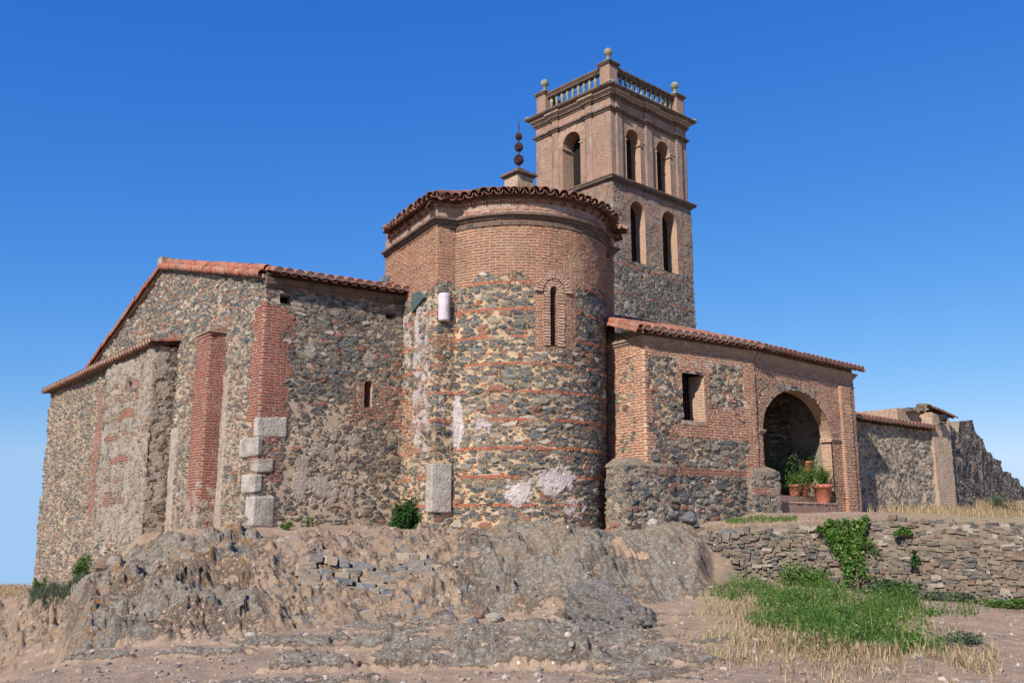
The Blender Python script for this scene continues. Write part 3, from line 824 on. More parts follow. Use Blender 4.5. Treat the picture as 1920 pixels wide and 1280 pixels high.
# brick buttress on the gable wall
def buttress():
    s0, s1 = 2.25, 3.75
    a, b = C1 + W * s1, C1 + W * s0
    f1, f0 = a + GN * .02 + W * -.35, b + GN * .42 + W * .55
    pth = [a - GN * .1, a + GN * .10 - W * .1, C1 + W * 2.85 + GN * .48, b + GN * .30 + W * .1, b - GN * .1]
    pth = [C1 + W * 2.86 - GN * .1, C1 + W * 2.82 + GN * .40, C1 + W * 2.12 + GN * .40, C1 + W * 2.05 - GN * .1]
    def zn(U, Z):
        z = np.zeros((len(U), 4)); z[:, 0] = 1.0 - .55 * (1 - sm(.3, 1.0, Z)); z[:, 3] = 1; z[:, 1] = .34 + .2 * (1 - sm(.5, 1.6, Z)); return z
    w = path_wall("brick_buttress", pth, -.4, 4.55, .025, M['nave'], nave, zone=zn, jitter=.03, seed=8)
    mb = MB()
    mb.box(v3(C1, 4.55), v3(W), v3(GN), (0, 0, 1), (2.04, -.05, 0), (2.86, .43, .05))
    z1, z2 = 4.60, 4.82
    P = [C1 + W * 2.0 + GN * .46, C1 + W * 2.9 + GN * .46, C1 + W * 2.9 - GN * .05, C1 + W * 2.0 - GN * .05]
    mb.add([v3(P[0], z1), v3(P[1], z1), v3(P[2], z1), v3(P[3], z1), v3(P[2], z2), v3(P[3], z2)], [[0, 1, 4, 5], [0, 5, 3], [1, 2, 4]])
    mb.build("buttress_cap", M['redbrick'], w)
buttress()

# pale ashlar blocks of the corner
def quoins():
    fr, gb = v3(FR), v3(W)
    nf = np.array([FR[1], -FR[0], 0]); ng = v3(GN)
    for (zb, zt, lf, lg, pr) in ((1.98, 2.42, .64, .10, .075), (1.52, 1.96, .12, .74, .08), (1.20, 1.48, .36, .22, .06), (.76, 1.16, .14, .62, .085), (.02, .70, .44, .36, .09)):
        mb = MB()
        # L shaped footprint that turns the corner, slightly irregular
        o = v3(C1); rs = random.Random(int(zb * 100))
        j = lambda: rs.uniform(-.035, .035)
        k = o + nf * (pr + j()) * 1.05 + ng * (pr + j()) * .55
        a = o + fr * lf + nf * (pr + j()); b = o + gb * lg + ng * (pr + j())
        ai = o + fr * lf - nf * .1; bi = o + gb * lg - ng * .1
        ring = [bi, b, k, a, ai]
        V = [(p[0], p[1], zb + j()) for p in ring] + [(p[0], p[1], zt + j()) for p in ring]
        mb.add(V, [[i, (i + 1) % 5, 5 + (i + 1) % 5, 5 + i] for i in range(5)] + [[4, 3, 2, 1, 0], [5, 6, 7, 8, 9]])
        q = mb.build("quoin_stone", M['plaincut'], nave)
        bv = q.modifiers.new("soft_edges", 'BEVEL'); bv.width = .05; bv.segments = 3
quoins()

# lower wing in front of the left half of the gable
def lowwing_zone(U, Z):
    z = np.zeros((len(U), 4)); s = -U                       # s measured from the pier corner to the left
    wv = .10 * (fbm(s * 1.5, Z * .4, 3, 33) - .5) * 2; Zw = Z + wv
    bands = bx(s, Zw, .9, 3.8, 3.40, 3.95, .06) * .70 + bx(s, Zw, 1.2, 3.9, 2.95, 3.2, .05) * .7 + bx(s, Zw, .2, 3.6, 2.45, 2.58, .05) * .65 + bx(s, Zw, 1.4, 3.2, 1.75, 1.95, .06) * .62 + bx(s, Zw, 1.6, 3.3, .55, .95, .06) * .7 + bx(s, Zw, 1.6, 3.4, 1.2, 1.35, .05) * .6
    bands = bands * (.45 + .75 * sm(.35, .6, fbm(s * 1.3, Z * 2.5, 3, 35)))
    z[:, 0] = np.clip(bands + bx(s, Z, 4.6, 11, -2, 5, .4) * .36 + bx(s, Z, 4.0, 5.2, .2, 4.2, .3) * .26, 0, 1)
    z[:, 1] = np.clip(bx(s, Z, -.6, 3.9, -.5, 4.9, .25) * (.58 - .40 * np.clip(bands, 0, 1)) + bx(s, Z, 3.9, 11, -2, 5, .3) * .40, 0, 1)
    z[:, 2] = .45; z[:, 3] = .55
    return z
_c = Q1 + W * LW
LWp = [_c - GN * 1.5, _c, Q1 + W * 4.1, Q1 + W * 4.0 + GN * .13, Q1 + GN * .13, Q0 - GN * .05]
_l0 = np.linalg.norm(LWp[0] - LWp[1]); _l1 = sum(np.linalg.norm(np.array(LWp[i + 1]) - LWp[i]) for i in range(1, 4))
hole3 = dict(u0=-3.95 + .02, u1=-3.72, z0=2.66, z1=2.92)
lowwing = path_wall("lower_wing_wall", LWp, -3.0, 4.74, .032, M['nave'], church, [], lowwing_zone, u0=-(_l0 + _l1), jitter=.06, seed=12)
lowwing["label"] = "patched plaster, rubble and brick wall of the lower left wing"
LE = _c + GN * .28; RE = Q1 + GN * .30 - W * .15
tile_roof("lower_wing_roof", v3(RE, 4.78), v3(LE + W * .15, 4.70), v3(-GN) * .98 + np.array([0, 0, .13]), 46, church, M['oldtile'], r=.115, fillmat=M['tilefill'], seed=4)
mb = MB(); mb.sweep([_c - GN * .5 + W * .0, _c, Q1 + W * 4.1, Q1 + W * 4.0 + GN * .13, Q1 + GN * .13, Q0], [(0, 4.64), (.04, 4.65), (.05, 4.72), (0, 4.74)])
mb.build("eave_course", M['moulding'], church)
mb = MB(); mb.box(v3(Q1 + W * 1.55 + GN * .12, 3.95), v3(W), v3(GN), (0, 0, 1), (-.06, 0, 0), (.06, .22, .14))
st = mb.build("projecting_stone", M['plaincut'], lowwing)
mb = MB(); mb.box(v3(Q1 + W * 3.75 + GN * .13, 2.7), v3(W), v3(GN), (0, 0, 1), (-.14, -.2, 0), (.14, .035, .24))
mb.build("putlog_hole", M['dark'], lowwing)  # no real hole: its shade is painted as a near-black block

# nave roof
def nave_roof():
    up = v3(W) * APEX_S + np.array([0, 0, APEX_Z - EAVE_Z])
    nF = np.array([FR[1], -FR[0], 0])
    k = .32 / APEX_S
    A = v3(C1, EAVE_Z + .10) - up * k * 1.15; B = A + v3(FR) * 9.0
    r = tile_roof("nave_roof", A, B, up * (1 + k), 37, church, M['tile'], r=.118, fillmat=M['tilefill'], seed=2)
    # far slope
    dn = v3(W) * 6.9 + np.array([0, 0, -2.15])
    Cc = v3(C1 + W * (APEX_S + 6.9), EAVE_Z + .10 + APEX_Z - EAVE_Z - 2.15)
    tile_roof("nave_roof", Cc + v3(FR) * 9.0, Cc, -dn, 37, church, M['tile'], r=.105, rows=20, seed=3)
    # verge: a course of tiles along both gable slopes and a pale band under it
    rs = random.Random(5)
    vt = MB(); vb = MB()
    for (p, q) in ((v3(C1, EAVE_Z + .06), v3(C1 + W * APEX_S, APEX_Z + .06)), (v3(C1 + W * (APEX_S + 6.65), 5.26), v3(C1 + W * APEX_S, APEX_Z + .06))):
        p = p + v3(GN) * .02; q = q + v3(GN) * .02
        d = q - p; L = np.linalg.norm(d); d = d / L
        n = int(L / .29)
        nr = np.cross(d, v3(GN)); nr = nr / np.linalg.norm(nr)
        if nr[2] < 0: nr = -nr
        on = nr * .75 + v3(GN) * .66; on = on / np.linalg.norm(on); os_ = np.cross(d, on)
        for i in range(n):
            c = p + d * (L * i / n); j = lambda q: rs.uniform(-q, q)
            tile(vt, c + v3(GN) * (.08 + j(.012)) + nr * (-.03 + j(.01)), d + on * .05 + os_ * j(.03), os_, on, .34, .115, .10, seg=8)
            tile(vt, c + d * .1 - v3(GN) * (.06 + j(.012)) + nr * (.10 + j(.01)), d + on * .05 + os_ * j(.03), os_, on, .34, .12, .105, seg=8)
        vb.box(p - d * .05, d, v3(GN), nr, (0, -.1, -.11), (L + .1, .07, -.02))
    v = vt.build("verge_tiles", M['vergetile'], r)
    vb.build("verge_course", M['palemould'], r)
    mb = MB()
    for i in range(22):
        c = v3(C1 + W * APEX_S, APEX_Z + .17) + v3(FR) * (.40 * i - .1)
        tile(mb, c, v3(FR), v3(W), (0, 0, 1), .46, .13, .12)
    mb.build("ridge_tiles", M['tile'], r)
    mb = MB(); mb.box(v3(C1 + W * APEX_S, APEX_Z + .02) + v3(GN) * .10, v3(W), v3(GN), (0, 0, 1), (-.17, -.2, -.05), (.17, .07, .26))
    mb.build("ridge_end", M['palemould'], r)
    # moulded brick cornice under the front eave
    mb = MB(); mb.sweep([C1 - FR * .02, I1], [(0, 5.36), (.05, 5.37), (.06, 5.43), (.10, 5.44), (.11, 5.50), (.12, 5.51), (.13, 5.58), (.02, 5.60), (0, 5.72)])
    mb.build("eave_cornice", M['moulding'], nave)
nave_roof()

# ------------------------------------------------------------------ apse
E1, E2 = az(61), az(-29)
AM = np.array([0.12, 22.6]); AR = 2.2
P1 = np.array([-1.72, 20.71]); J1 = np.array([-1.318, 20.933]); J2 = np.array([2.295, 22.935]); P2 = np.array([2.58, 23.09])
a1 = math.atan2(J1[1] - AM[1], J1[0] - AM[0]); a2 = math.atan2(J2[1] - AM[1], J2[0] - AM[0])
if a1 > 0: a1 -= 2 * math.pi
NA = 56
ARC = [AM + AR * np.array([math.cos(a1 + (a2 - a1) * i / NA), math.sin(a1 + (a2 - a1) * i / NA)]) for i in range(NA + 1)]
PB = P1 + E2 * 3.2; PB2 = P2 + E2 * 3.2; PBr = P1 + E2 * 2.85
APATH = [PB, P1] + ARC + [P2, PB2]
U_P1 = 3.2; U_J1 = U_P1 + float(np.linalg.norm(ARC[0] - P1)); ARC_L = AR * abs(a2 - a1) * .9997; U_J2 = U_J1 + ARC_L
def u_of_t(t):
    """distance along the apse wall where the direction x/y = t meets the drum"""
    d = np.array([t, 1.0]) / math.hypot(t, 1)
    b = d @ AM; q = b - math.sqrt(AR ** 2 - (AM @ AM - b * b)); p = d * q
    a = math.atan2(p[1] - AM[1], p[0] - AM[0])
    return U_J1 + AR * (a - a1)
UW = u_of_t(.0462)                                      # the slit window
win = dict(u0=UW - .095, u1=UW + .095, z0=4.02, z1=5.40, zs=5.29)
def taper(V, U, Z):
    on = sm(U_J1 - .02, U_J1 + .15, U) * (1 - sm(U_J2 - .3, U_J2 + .02, U))
    dx = V[..., 0] - AM[0]; dy = V[..., 1] - AM[1]; r = np.hypot(dx, dy) + 1e-9
    s = on * np.clip(6.9 - Z, 0, 8) * .02
    V[..., 0] -= dx / r * s; V[..., 1] -= dy / r * s
    return V
def apse_zone(U, Z):
    z = np.zeros((len(U), 4))
    a = U - UW
    edge = 5.55 + .25 * (fbm(U * 1.2, U * 0, 3, 6) - .5) * 2 - .25 * bx(U, Z * 0, U_J1, U_J1 + .5, -1, 1, .2)
    up = sm(-.08, .08, Z - edge) * 1.0
    wn = bx(U, Z, UW - .46, UW + .60, 3.95, 6.2, .06)
    z[:, 0] = np.maximum.reduce([up, wn, bx(U, Z, U_P1 - 3.3, U_P1, 5.45, 7.2, .1), bx(U, Z, U_P1 - .1, U_J1, 3.9, 4.4, .15) * .55, bx(U, Z, U_P1 - 2, U_P1 - .5, 1.4, 3.2, .3) * .50,
                                 bx(U, Z, U_J2 - .1, U_J2 + 2, 3.6, 7.2, .1)])
    z[:, 1] = np.maximum.reduce([bx(U, Z, U_P1 - 1.35, U_P1 - .1, 1.5, 5.3, .3) * .52, bx(U, Z, U_P1 - .15, U_J1 - .1, 2.0, 3.2, .3) * .48, blob(U, Z, U_J1 + .1, 2.3, .22, .8) * 1.1,
                                 blob(U, Z, U_J1 + 1.55, .75, .55, .45) * .74, blob(U, Z, U_J1 + 2.5, 1.0, 1.0, .55) * .66, blob(U, Z, U_J1 + 3.0, .45, .7, .4) * .62,
                                 blob(U, Z, U_J1 + .75, 2.1, .5, .5) * .62, bx(U, Z, U_P1 - 2.2, U_P1 - 1.3, 3.2, 5.2, .2) * .5, blob(U, Z, U_P1 - 1.0, 4.7, .2, .6) * .9])
    z[:, 2] = bx(U, Z, U_P1 - 3, U_J1, 0, 5.3, .2) * .35
    z[:, 3] = .1 * (Z > 0)
    return z
apse = path_wall("apse_wall", APATH, -.9, 7.62, .024, M['apse'], church, [win], apse_zone, u0=0.0, post=taper, jitter=.03, seed=15)
apse["label"] = "round rubble apse with brick upper band and narrow slit window"
wp = AM + AR * np.array([math.cos(a1 + (UW - U_J1) / AR), math.sin(a1 + (UW - U_J1) / AR)])
wd = np.array([-math.sin(a1 + (UW - U_J1) / AR), math.cos(a1 + (UW - U_J1) / AR)])
wn_ = np.array([wd[1], -wd[0]])
wpt = wp - wn_ * .035
reveal("window_reveal", win, wpt, wd, .55, M['brick'], apse, M['dark'], u0=UW)
arch_ring("window_arch", wpt, wd, UW, 5.26, .10, .13, .15, .1, 11, math.pi + .35, -.35, M['brick'], apse, proud=.05, u0=UW)
arch_ring("window_arch", wpt, wd, UW, 5.24, .28, .33, .17, .12, 17, math.pi, 0, M['brick'], apse, proud=.07, u0=UW)
rs = random.Random(3)
for sd in (-1, 1):                                     # toothed brick jambs either side of the slit
    mb = MB()
    for i in range(18):
        z = 4.02 + i * .066
        w0, w1 = .095, .25 + rs.uniform(-.02, .02)
        lo, hi = (w0, w1) if sd > 0 else (-w1, -w0)
        mb.box(v3(wpt, z), v3(wd), v3(wn_), (0, 0, 1), (lo, -.1, 0), (hi, .035 + rs.uniform(0, .02), .046))
    mb.build("window_jamb", M['brick'], apse)

# cornice, stucco band
CP = [PB + E2 * .0, P1] + ARC[1:-1] + [P2, PB2]
mb = MB(); mb.sweep(CP, [(0, 6.84), (.05, 6.86), (.05, 6.92), (.09, 6.93), (.10, 6.99), (.17, 7.0), (.175, 7.05), (.02, 7.09)])
for i in range(2, len(CP) - 2):                        # sawtooth bricks of the dentil row
    for f in (0, .5):
        p = np.array(CP[i]) * (1 - f) + np.array(CP[i + 1]) * f
        d = np.array(CP[i + 1]) - CP[i]; d = d / np.linalg.norm(d); n = np.array([d[1], -d[0]])
        mb.box(v3(p, 6.78), v3(d), v3(n), (0, 0, 1), (-.022, -.03, 0), (.022, .07, .10))
mb.build("apse_cornice", M['moulding'], apse)
mb = MB(); mb.sweep(CP, [(.005, 7.07), (.035, 7.10), (.05, 7.2), (.06, 7.34), (.02, 7.36)])
mb.build("stucco_band", M['stucco'], apse)

# roof: fan of tiles rising to the pedestal
def apse_roof():
    EP = [PBr, P1] + ARC[1:-1] + [P2, PB2]
    m = len(EP); out = []
    for i in range(m):
        a, b, c = np.array(EP[max(i - 1, 0)]), np.array(EP[i]), np.array(EP[min(i + 1, m - 1)])
        n1 = (b - a) if i else (c - b); n2 = (c - b) if i < m - 1 else (b - a)
        n1 = n1 / np.linalg.norm(n1); n2 = n2 / np.linalg.norm(n2)
        h = np.array([n1[1] + n2[1], -n1[0] - n2[0]]); h = h / max(.35, h @ h) * 2
        if np.linalg.norm(h) > 1.3: h = h / np.linalg.norm(h) * 1.3
        out.append(b + h * .29)
    out = np.array(out)
    # smooth the re-entrant corners as the tiles do
    for _ in range(6):
        out[3:-3] = out[3:-3] * .5 + (out[2:-4] + out[4:-2]) * .25
    top = np.array([.18, 23.4, 8.62]); ez = 7.49
    # evenly spaced points along the eave
    sg = np.linalg.norm(np.diff(out, axis=0), axis=1); cu = np.concatenate([[0], np.cumsum(sg)])
    n = int(cu[-1] / .235)
    rs = random.Random(9)
    mb, fl, bed, und = MB(), MB(), MB(), MB()
    bed.add([(p[0], p[1], ez - .03) for p in out] + [tuple(top)], [[i, i + 1, m] for i in range(m - 1)] + [[m - 1, 0, m]])
    def eave(s):
        s = min(max(s, 0), cu[-1] - 1e-6); i = int(np.searchsorted(cu, s, side='right') - 1); i = min(i, m - 2)
        return out[i] + (out[i + 1] - out[i]) * ((s - cu[i]) / sg[i])
    rows = 9
    for k in range(rows):
        f = k * .36 / 3.6
        nk = max(6, int(n * (1 - f)))
        for i in range(nk):
            s = cu[-1] * (i + .5 + (.25 if k % 2 else 0) * 0) / nk
            e = eave(s); e3 = np.array([e[0], e[1], ez])
            e_a, e_b = eave(s - .1), eave(s + .1); sd = e_b - e_a; sd = v3(sd / np.linalg.norm(sd))
            d = top - e3; d = d / np.linalg.norm(d)
            nr = np.cross(sd, d); nr = nr / np.linalg.norm(nr)
            if nr[2] < 0: nr = -nr
            sd = np.cross(d, nr)
            L3 = np.linalg.norm(top - e3)
            if f * 3.6 > L3 - .3: continue
            p = e3 + d * (f * L3 + rs.uniform(-.03, .03) * (1.5 if k == 0 else 1)) + nr * rs.uniform(-.015, .015)
            w = cu[-1] * (1 - f) / nk
            dd = d + nr * .03 + sd * rs.uniform(-.03, .03)
            tile(mb, p + nr * .03, dd / np.linalg.norm(dd), sd, nr, .46, .118, .095)
            tile(mb, p + sd * w * .5 + nr * .055, dd / np.linalg.norm(dd), sd, nr, .46, .11, .09, seg=5, convex=False)
    r = mb.build("apse_roof", M['oldtile'], church)
    bed.build("roof_bed", M['oldtile'], r)
    # lower row of tile ends bedded in mortar under the eave
    cb = MB()
    for i in range(int(n * .72)):
        s = cu[-1] * (i + .5) / int(n * .72)
        e = eave(s); e_a, e_b = eave(s - .1), eave(s + .1); sd = e_b - e_a; sd = sd / np.linalg.norm(sd); nn = np.array([sd[1], -sd[0]])
        tile(cb, v3(e - nn * .14, 7.31), v3(-nn), v3(sd), (0, 0, 1), .34, .14, .13, seg=6)
    cb.sweep([p - 0 for p in out], [(-.5, 7.30), (-.20, 7.33), (-.17, 7.40), (-.30, 7.43)])
    cb.build("eave_tiles", M['oldtile'], r)
    # stone pedestal with moulded cap
    pd = MB(); ax, ay = v3(az(50)), v3(az(-40)); c = np.array([.18, 23.4, .12])
    pd.box(c, ax, ay, (0, 0, 1), (-.27, -.27, 8.3), (.27, .27, 8.95))
    pdo = pd.build("finial_pedestal", M['palemould'], r)
    pc = MB()
    for (h, z0, z1) in ((.31, 8.95, 8.99), (.36, 8.99, 9.03), (.34, 9.03, 9.06), (.20, 9.06, 9.15), (.11, 9.15, 9.22)):
        pc.box(c, ax, ay, (0, 0, 1), (-h, -h, z0), (h, h, z1))
    pc.build("pedestal_cap", M['moulding'], r)
    # wrought iron finial: rod and three open balls made of hoops
    fn = MB(); c3 = c
    fn.tube(c3 + [0, 0, 9.15], c3 + [0, 0, 10.55], .022, .016, 8)
    fn.tube(c3 + [0, 0, 10.5], c3 + [0, 0, 10.78], .012, .004, 6)
    for (zc, rr, hoops) in ((9.48, .122, 8), (9.84, .104, 8), (10.14, .084, 8)):
        for h in range(12):
            a = math.pi * 2 * (h + .3) / 12; pv = None
            for i in range(11):
                t = math.pi * i / 10
                q = (c3[0] + math.cos(a) * rr * math.sin(t), c3[1] + math.sin(a) * rr * math.sin(t), zc + .12 - rr * 1.1 * math.cos(t))
                if pv: fn.tube(pv, q, .017, None, 5, False)
                pv = q
        fn.lathe((c3[0], c3[1], zc + .12), [(.03, -rr * 1.25), (.04, -rr * 1.1), (.02, -rr * 1.05)], 8)
        fn.lathe((c3[0], c3[1], zc + .12), [(.02, rr * 1.05), (.04, rr * 1.1), (.03, rr * 1.25)], 8)
        fn.lathe((c3[0], c3[1], zc + .12), [(rr * .97, -.008), (rr * 1.01, 0), (rr * .97, .008)], 14) if zc > 10 else None
    fn.build("iron_finial", M['iron'], r)
apse_roof()

# reused marble shaft and granite block in the left shoulder
sh = P1 + E1 * .17; n1_ = np.array([E1[1], -E1[0]])
mb = MB(); mb.lathe((sh[0] + n1_[0] * .04, sh[1] + n1_[1] * .04, 4.62), [(.135, 0), (.14, .04), (.14, .58), (.13, .64)], 20)
mb.build("marble_shaft", M['marble'], apse, True)
mb = MB(); mb.box(v3(P1, .34), v3(E1), v3(E2), (0, 0, 1), (-.085, -.085, 0), (.40, .26, 1.06))
gb = mb.build("granite_block", M['plaincut'], apse); bv = gb.modifiers.new("soft_edges", 'BEVEL'); bv.width = .025; bv.segments = 2
mb = MB(); mb.box(v3(P1 + E2 * 1.0, 2.4), v3(E2), v3(np.array([-E2[1], E2[0]])), (0, 0, 1), (-.03, -.05, 0), (.03, .012, .95))
mb.build("wall_slit", M['dark'], apse)  # slit painted as a near-black strip standing in for its shade
# a big dark slab on the left face
mb = MB(); rs = random.Random(2)
o = v3(P1 + E2 * .95, 5.15); nL = v3(np.array([-E2[1], E2[0]]) * 1.0); nL = np.array([-E2[1], E2[0], 0])
nL = -np.array([E2[1], -E2[0], 0])
if nL @ np.array([0, -1, 0]) < 0: nL = -nL
ring = [(-.48, .12), (-.1, .0), (.30, -.12), (.40, .12), (.30, .40), (-.05, .36), (-.35, .26)]
V = [o + v3(E2) * a + np.array([0, 0, b]) + nL * .0 for a, b in ring] + [o + v3(E2) * a * .9 + np.array([0, 0, b * .9 + .01]) + nL * .10 for a, b in ring]
mb.add(V, [[i, (i + 1) % 7, 7 + (i + 1) % 7, 7 + i] for i in range(7)] + [list(range(7, 14))])
mb.build("slate_slab", rough_mat('dark_slate', (.06, .085, .085), (.09, .11, .105), 6, None, .01), apse)

# ------------------------------------------------------------------ annex (sacristy)
S1 = np.array([3.074, 21.5]); DA = az(57); DL = az(-33); S2 = S1 + DA * 3.68
NAX = np.array([DA[1], -DA[0]])
def annex_zone(U, Z):
    z = np.zeros((len(U), 4))
    lf = U < 0
    q = (fbm(Z * 3, Z * 0, 2, 9) - .5) * .35
    z[:, 0] = np.maximum.reduce([np.where(lf, .58, 0) * sm(-.2, .1, 4.2 - Z), bx(U, Z, -.3, .18 + q, 1.2, 4.5, .06), bx(U, Z, -2, 4, 3.98, 4.5, .05) * 1.0,
                                 bx(U, Z, .15, 1.2, 2.25, 3.1, .1) * .62, bx(U, Z, 1.85, 3.7, 2.35, 3.0, .1) * .85, bx(U, Z, .9, 3.7, 2.1, 2.5, .1) * .9,
                                 bx(U, Z, 1.85, 2.1, 2.4, 3.8, .05), bx(U, Z, 1.0, 1.2, 3.2, 3.85, .05), bx(U, Z, 3.28 + q, 3.9, 1.3, 4.2, .05), bx(U, Z, 2.6, 3.6, 3.0, 3.75, .15) * .62, bx(U, Z, 1.0, 2.2, 3.7, 4.0, .04)])
    pt_ = sm(.40, .62, fbm(U * 1.1 + 3, Z * 2.6, 4, 19))
    z[:, 0] *= np.where((U > .25) & (U < 3.3) & (Z < 3.95), 1 - .34 * pt_, 1 - .2 * pt_)
    z[:, 3] = np.maximum(bx(U, Z, .1, 3.3, 2.0, 3.3, .2) * .75, .15)
    z[:, 1] = np.maximum.reduce([bx(U, Z, 0, .7, 1.6, 2.7, .3) * .47, bx(U, Z, .2, 3.3, 3.2, 4.1, .1) * .40, .30 + 0 * U]); z[:, 2] = bx(U, Z, .1, 3.4, 3.2, 4.1, .2) * .35
    return z
awin = dict(u0=1.17, u1=1.90, z0=2.52, z1=3.66)
annex = path_wall("annex_wall", [S1 + DL * 2.6, S1, S2, S2 - NAX * .6], -.6, lambda u: 4.42 + .32 * np.maximum(0, -u - .15), .024, M['annex'], church, [awin], annex_zone, u0=-2.6, jitter=.025, seed=21)
annex["label"] = "brick and rubble annex wall with barred window"
reveal("window_reveal", awin, S1, DA, .42, M['palebrick'], annex, None, splay=.28)
mb = MB(); fr_ = v3(DA); nx = v3(NAX)
mb.box(v3(S1, 2.52), fr_, nx, (0, 0, 1), (1.12, -.40, -.10), (1.93, .05, .0)); mb.build("window_sill", M['palemould'], annex)
mb = MB(); mb.box(v3(S1, 3.66), fr_, nx, (0, 0, 1), (1.10, -.40, .0), (1.96, .03, .08)); mb.build("window_lintel", M['moulding'], annex)
mb = MB(); mb.box(v3(S1, 0), fr_, nx, (0, 0, 1), (1.1, -.75, 2.4), (2.0, -.62, 3.75)); mb.build("dark_backing", M['dark'], annex)  # added panel, its near-black colour standing in for the unlit room
mb = MB()
for i in range(6):
    u = 1.32 + i * .087; mb.tube(v3(S1 + DA * u - NAX * .36, 2.52), v3(S1 + DA * u - NAX * .36, 3.66), .011, None, 6)
for i in range(10):
    z = 2.60 + i * .11; mb.tube(v3(S1 + DA * 1.25 - NAX * .375, z), v3(S1 + DA * 1.82 - NAX * .375, z), .010, None, 6)
mb.build("window_grille", M['iron'], annex)

# plinth with sloping top
PLp = [S1 + DL * 1.6 + np.array([-.35, -.1]), S1 - DA * .62 + NAX * .22 , S1 + NAX * .22 - DA * .1, S2 + DA * .52 + NAX * .2, S2 + DA * .52 - NAX * .45]
PLp = [S1 - DA * .80 - NAX * .5, S1 - DA * .72 + NAX * .13, S1 + DA * .55 + NAX * .13, S1 + DA * .85 + NAX * .04, S2 - DA * .50 + NAX * .04, S2 - DA * .36 + NAX * .13, S2 + DA * .55 + NAX * .13, S2 + DA * .55 - NAX * .55]
def pl_zone(U, Z):
    z = np.zeros((len(U), 4)); u = U - .7
    z[:, 0] = np.maximum(bx(u, Z, .9, 4.4, 1.22, 1.45, .04) * .9, bx(u, Z, 3.9, 5.2, .8, 1.0, .05) * .8)
    z[:, 3] = .9
    z[:, 1] = np.maximum(bx(u, Z, -.8, 1.2, -.5, 1.6, .3) * .5, bx(u, Z, 3.8, 5.3, .1, 1.5, .15) * .52); z[:, 2] = .25
    return z
plinth = path_wall("annex_plinth", PLp, -.8, 1.40, .024, M['plinth'], church, zone=pl_zone, jitter=.05, seed=23)
mb = MB(); mb.sweep(PLp, [(.0, 1.36), (.0, 1.39), (-.04, 1.44), (-.28, 1.58)]); mb.build("plinth_top", rough_mat('dusty_mortar', (.25, .195, .14), (.17, .14, .105), 6, (.31, .22, .15), .05), plinth)

# annex and porch cornices and roofs
PO = S2 + np.array([.06, .10]); DP = az(47.5); NP = np.array([DP[1], -DP[0]])
PLEN = 5.06; PE = PO + DP * PLEN
def cornice_prof(z): return [(0, z), (.045, z + .01), (.05, z + .06), (.085, z + .07), (.09, z + .12), (.125, z + .13), (.13, z + .18), (.02, z + .21), (0, z + .40)]
mb = MB(); mb.sweep([S1 + DL * 2.0, S1, S2 + DA * .03], cornice_prof(4.24)); mb.build("eave_cornice", M['palemould'], annex)
upA = v3(-NAX) * 3.2 + np.array([0, 0, 1.05])
A = v3(S1 + NAX * .27 - DA * .20, 4.50); B = v3(S2 + NAX * .27 + DA * .03, 4.50)
ar = tile_roof("annex_roof", A, B, upA, 16, church, M['tile'], r=.118, fillmat=M['tilefill'], seed=31)
mb = MB(); rs = random.Random(8)
for i in range(9):                                     # verge tiles along the left edge
    c = v3(S1 + NAX * .25 - DA * .24, 4.54) + upA / np.linalg.norm(upA) * (.36 * i)
    tile(mb, c, upA / np.linalg.norm(upA) + np.array([0, 0, .03]), v3(DA), (0, 0, 1), .44, .12, .10)
    tile(mb, c - v3(DA) * .06 - np.array([0, 0, .10]), upA / np.linalg.norm(upA) + np.array([0, 0, .03]), v3(DA), (0, 0, 1), .44, .12, .10)
mb.build("verge_tiles", M['tile'], ar)

# ------------------------------------------------------------------ porch
def porch_zone(U, Z):
    z = np.zeros((len(U), 4))
    r = np.hypot(U - 1.95, (Z - 2.35) * 1.15)
    z[:, 0] = np.maximum.reduce([bx(U, Z, -1, 6, 3.75, 4.6, .04), bx(U, Z, 3.55, 6.2, -1, 4.6, .05) * (.95 - .15 * np.clip((U - 4.3) * 3, 0, 1) * sm(0, .4, fbm(U * 2, Z * 2, 2, 3) - .4)), bx(U, Z, 2.9, 4.3, 3.0, 4.2, .1) * .9, bx(U, Z, -.2, .5, .3, 3.0, .03) * .9,
                                 bx(U, Z, -.2, .9, 3.0, 3.8, .1) * .50])
    z[:, 3] = 0
    return z
parch = dict(u0=.17, u1=3.62, z0=.0, z1=3.62, zs=2.40)
porch = path_wall("porch_wall", [PO - NP * .15, PO, PE, PE - NP * 3.4], -.2, 4.42, .026, M['annex'], church, [parch], porch_zone, u0=-.15 if False else -np.linalg.norm(NP * .15), jitter=.012, seed=25)
porch["label"] = "brick porch front with wide open arch"
reveal("arch_reveal", parch, PO, DP, .30, M['palebrick'], porch, proud=-.005)
UCP, RP = 1.895, 1.725
arch_ring("porch_arch", PO, DP, UCP, 2.40, RP + .0, 1.22, .34, .3, 52, math.pi * .98, math.pi * .02, M['brick'], porch, proud=.035, gap=.3)
mb = MB()                                              # mortar bed between the arch bricks
for i in range(40):
    t0, t1 = math.pi * (.985 - .97 * i / 40), math.pi * (.985 - .97 * (i + 1) / 40)
    P = []
    for k in range(8):
        rr = (.015, .33)[(k >> 1) & 1]; t = (t0, t1)[k & 1]; dep = (-.3, .012)[(k >> 2) & 1]
        q = PO + DP * (UCP + (RP + rr) * math.cos(t)) + NP * dep; P.append((q[0], q[1], 2.40 + (1.22 + rr) * math.sin(t)))
    mb.hexa(P)
mb.build("arch_mortar", M['palemould'], porch)
dp, np_ = v3(DP), v3(NP)
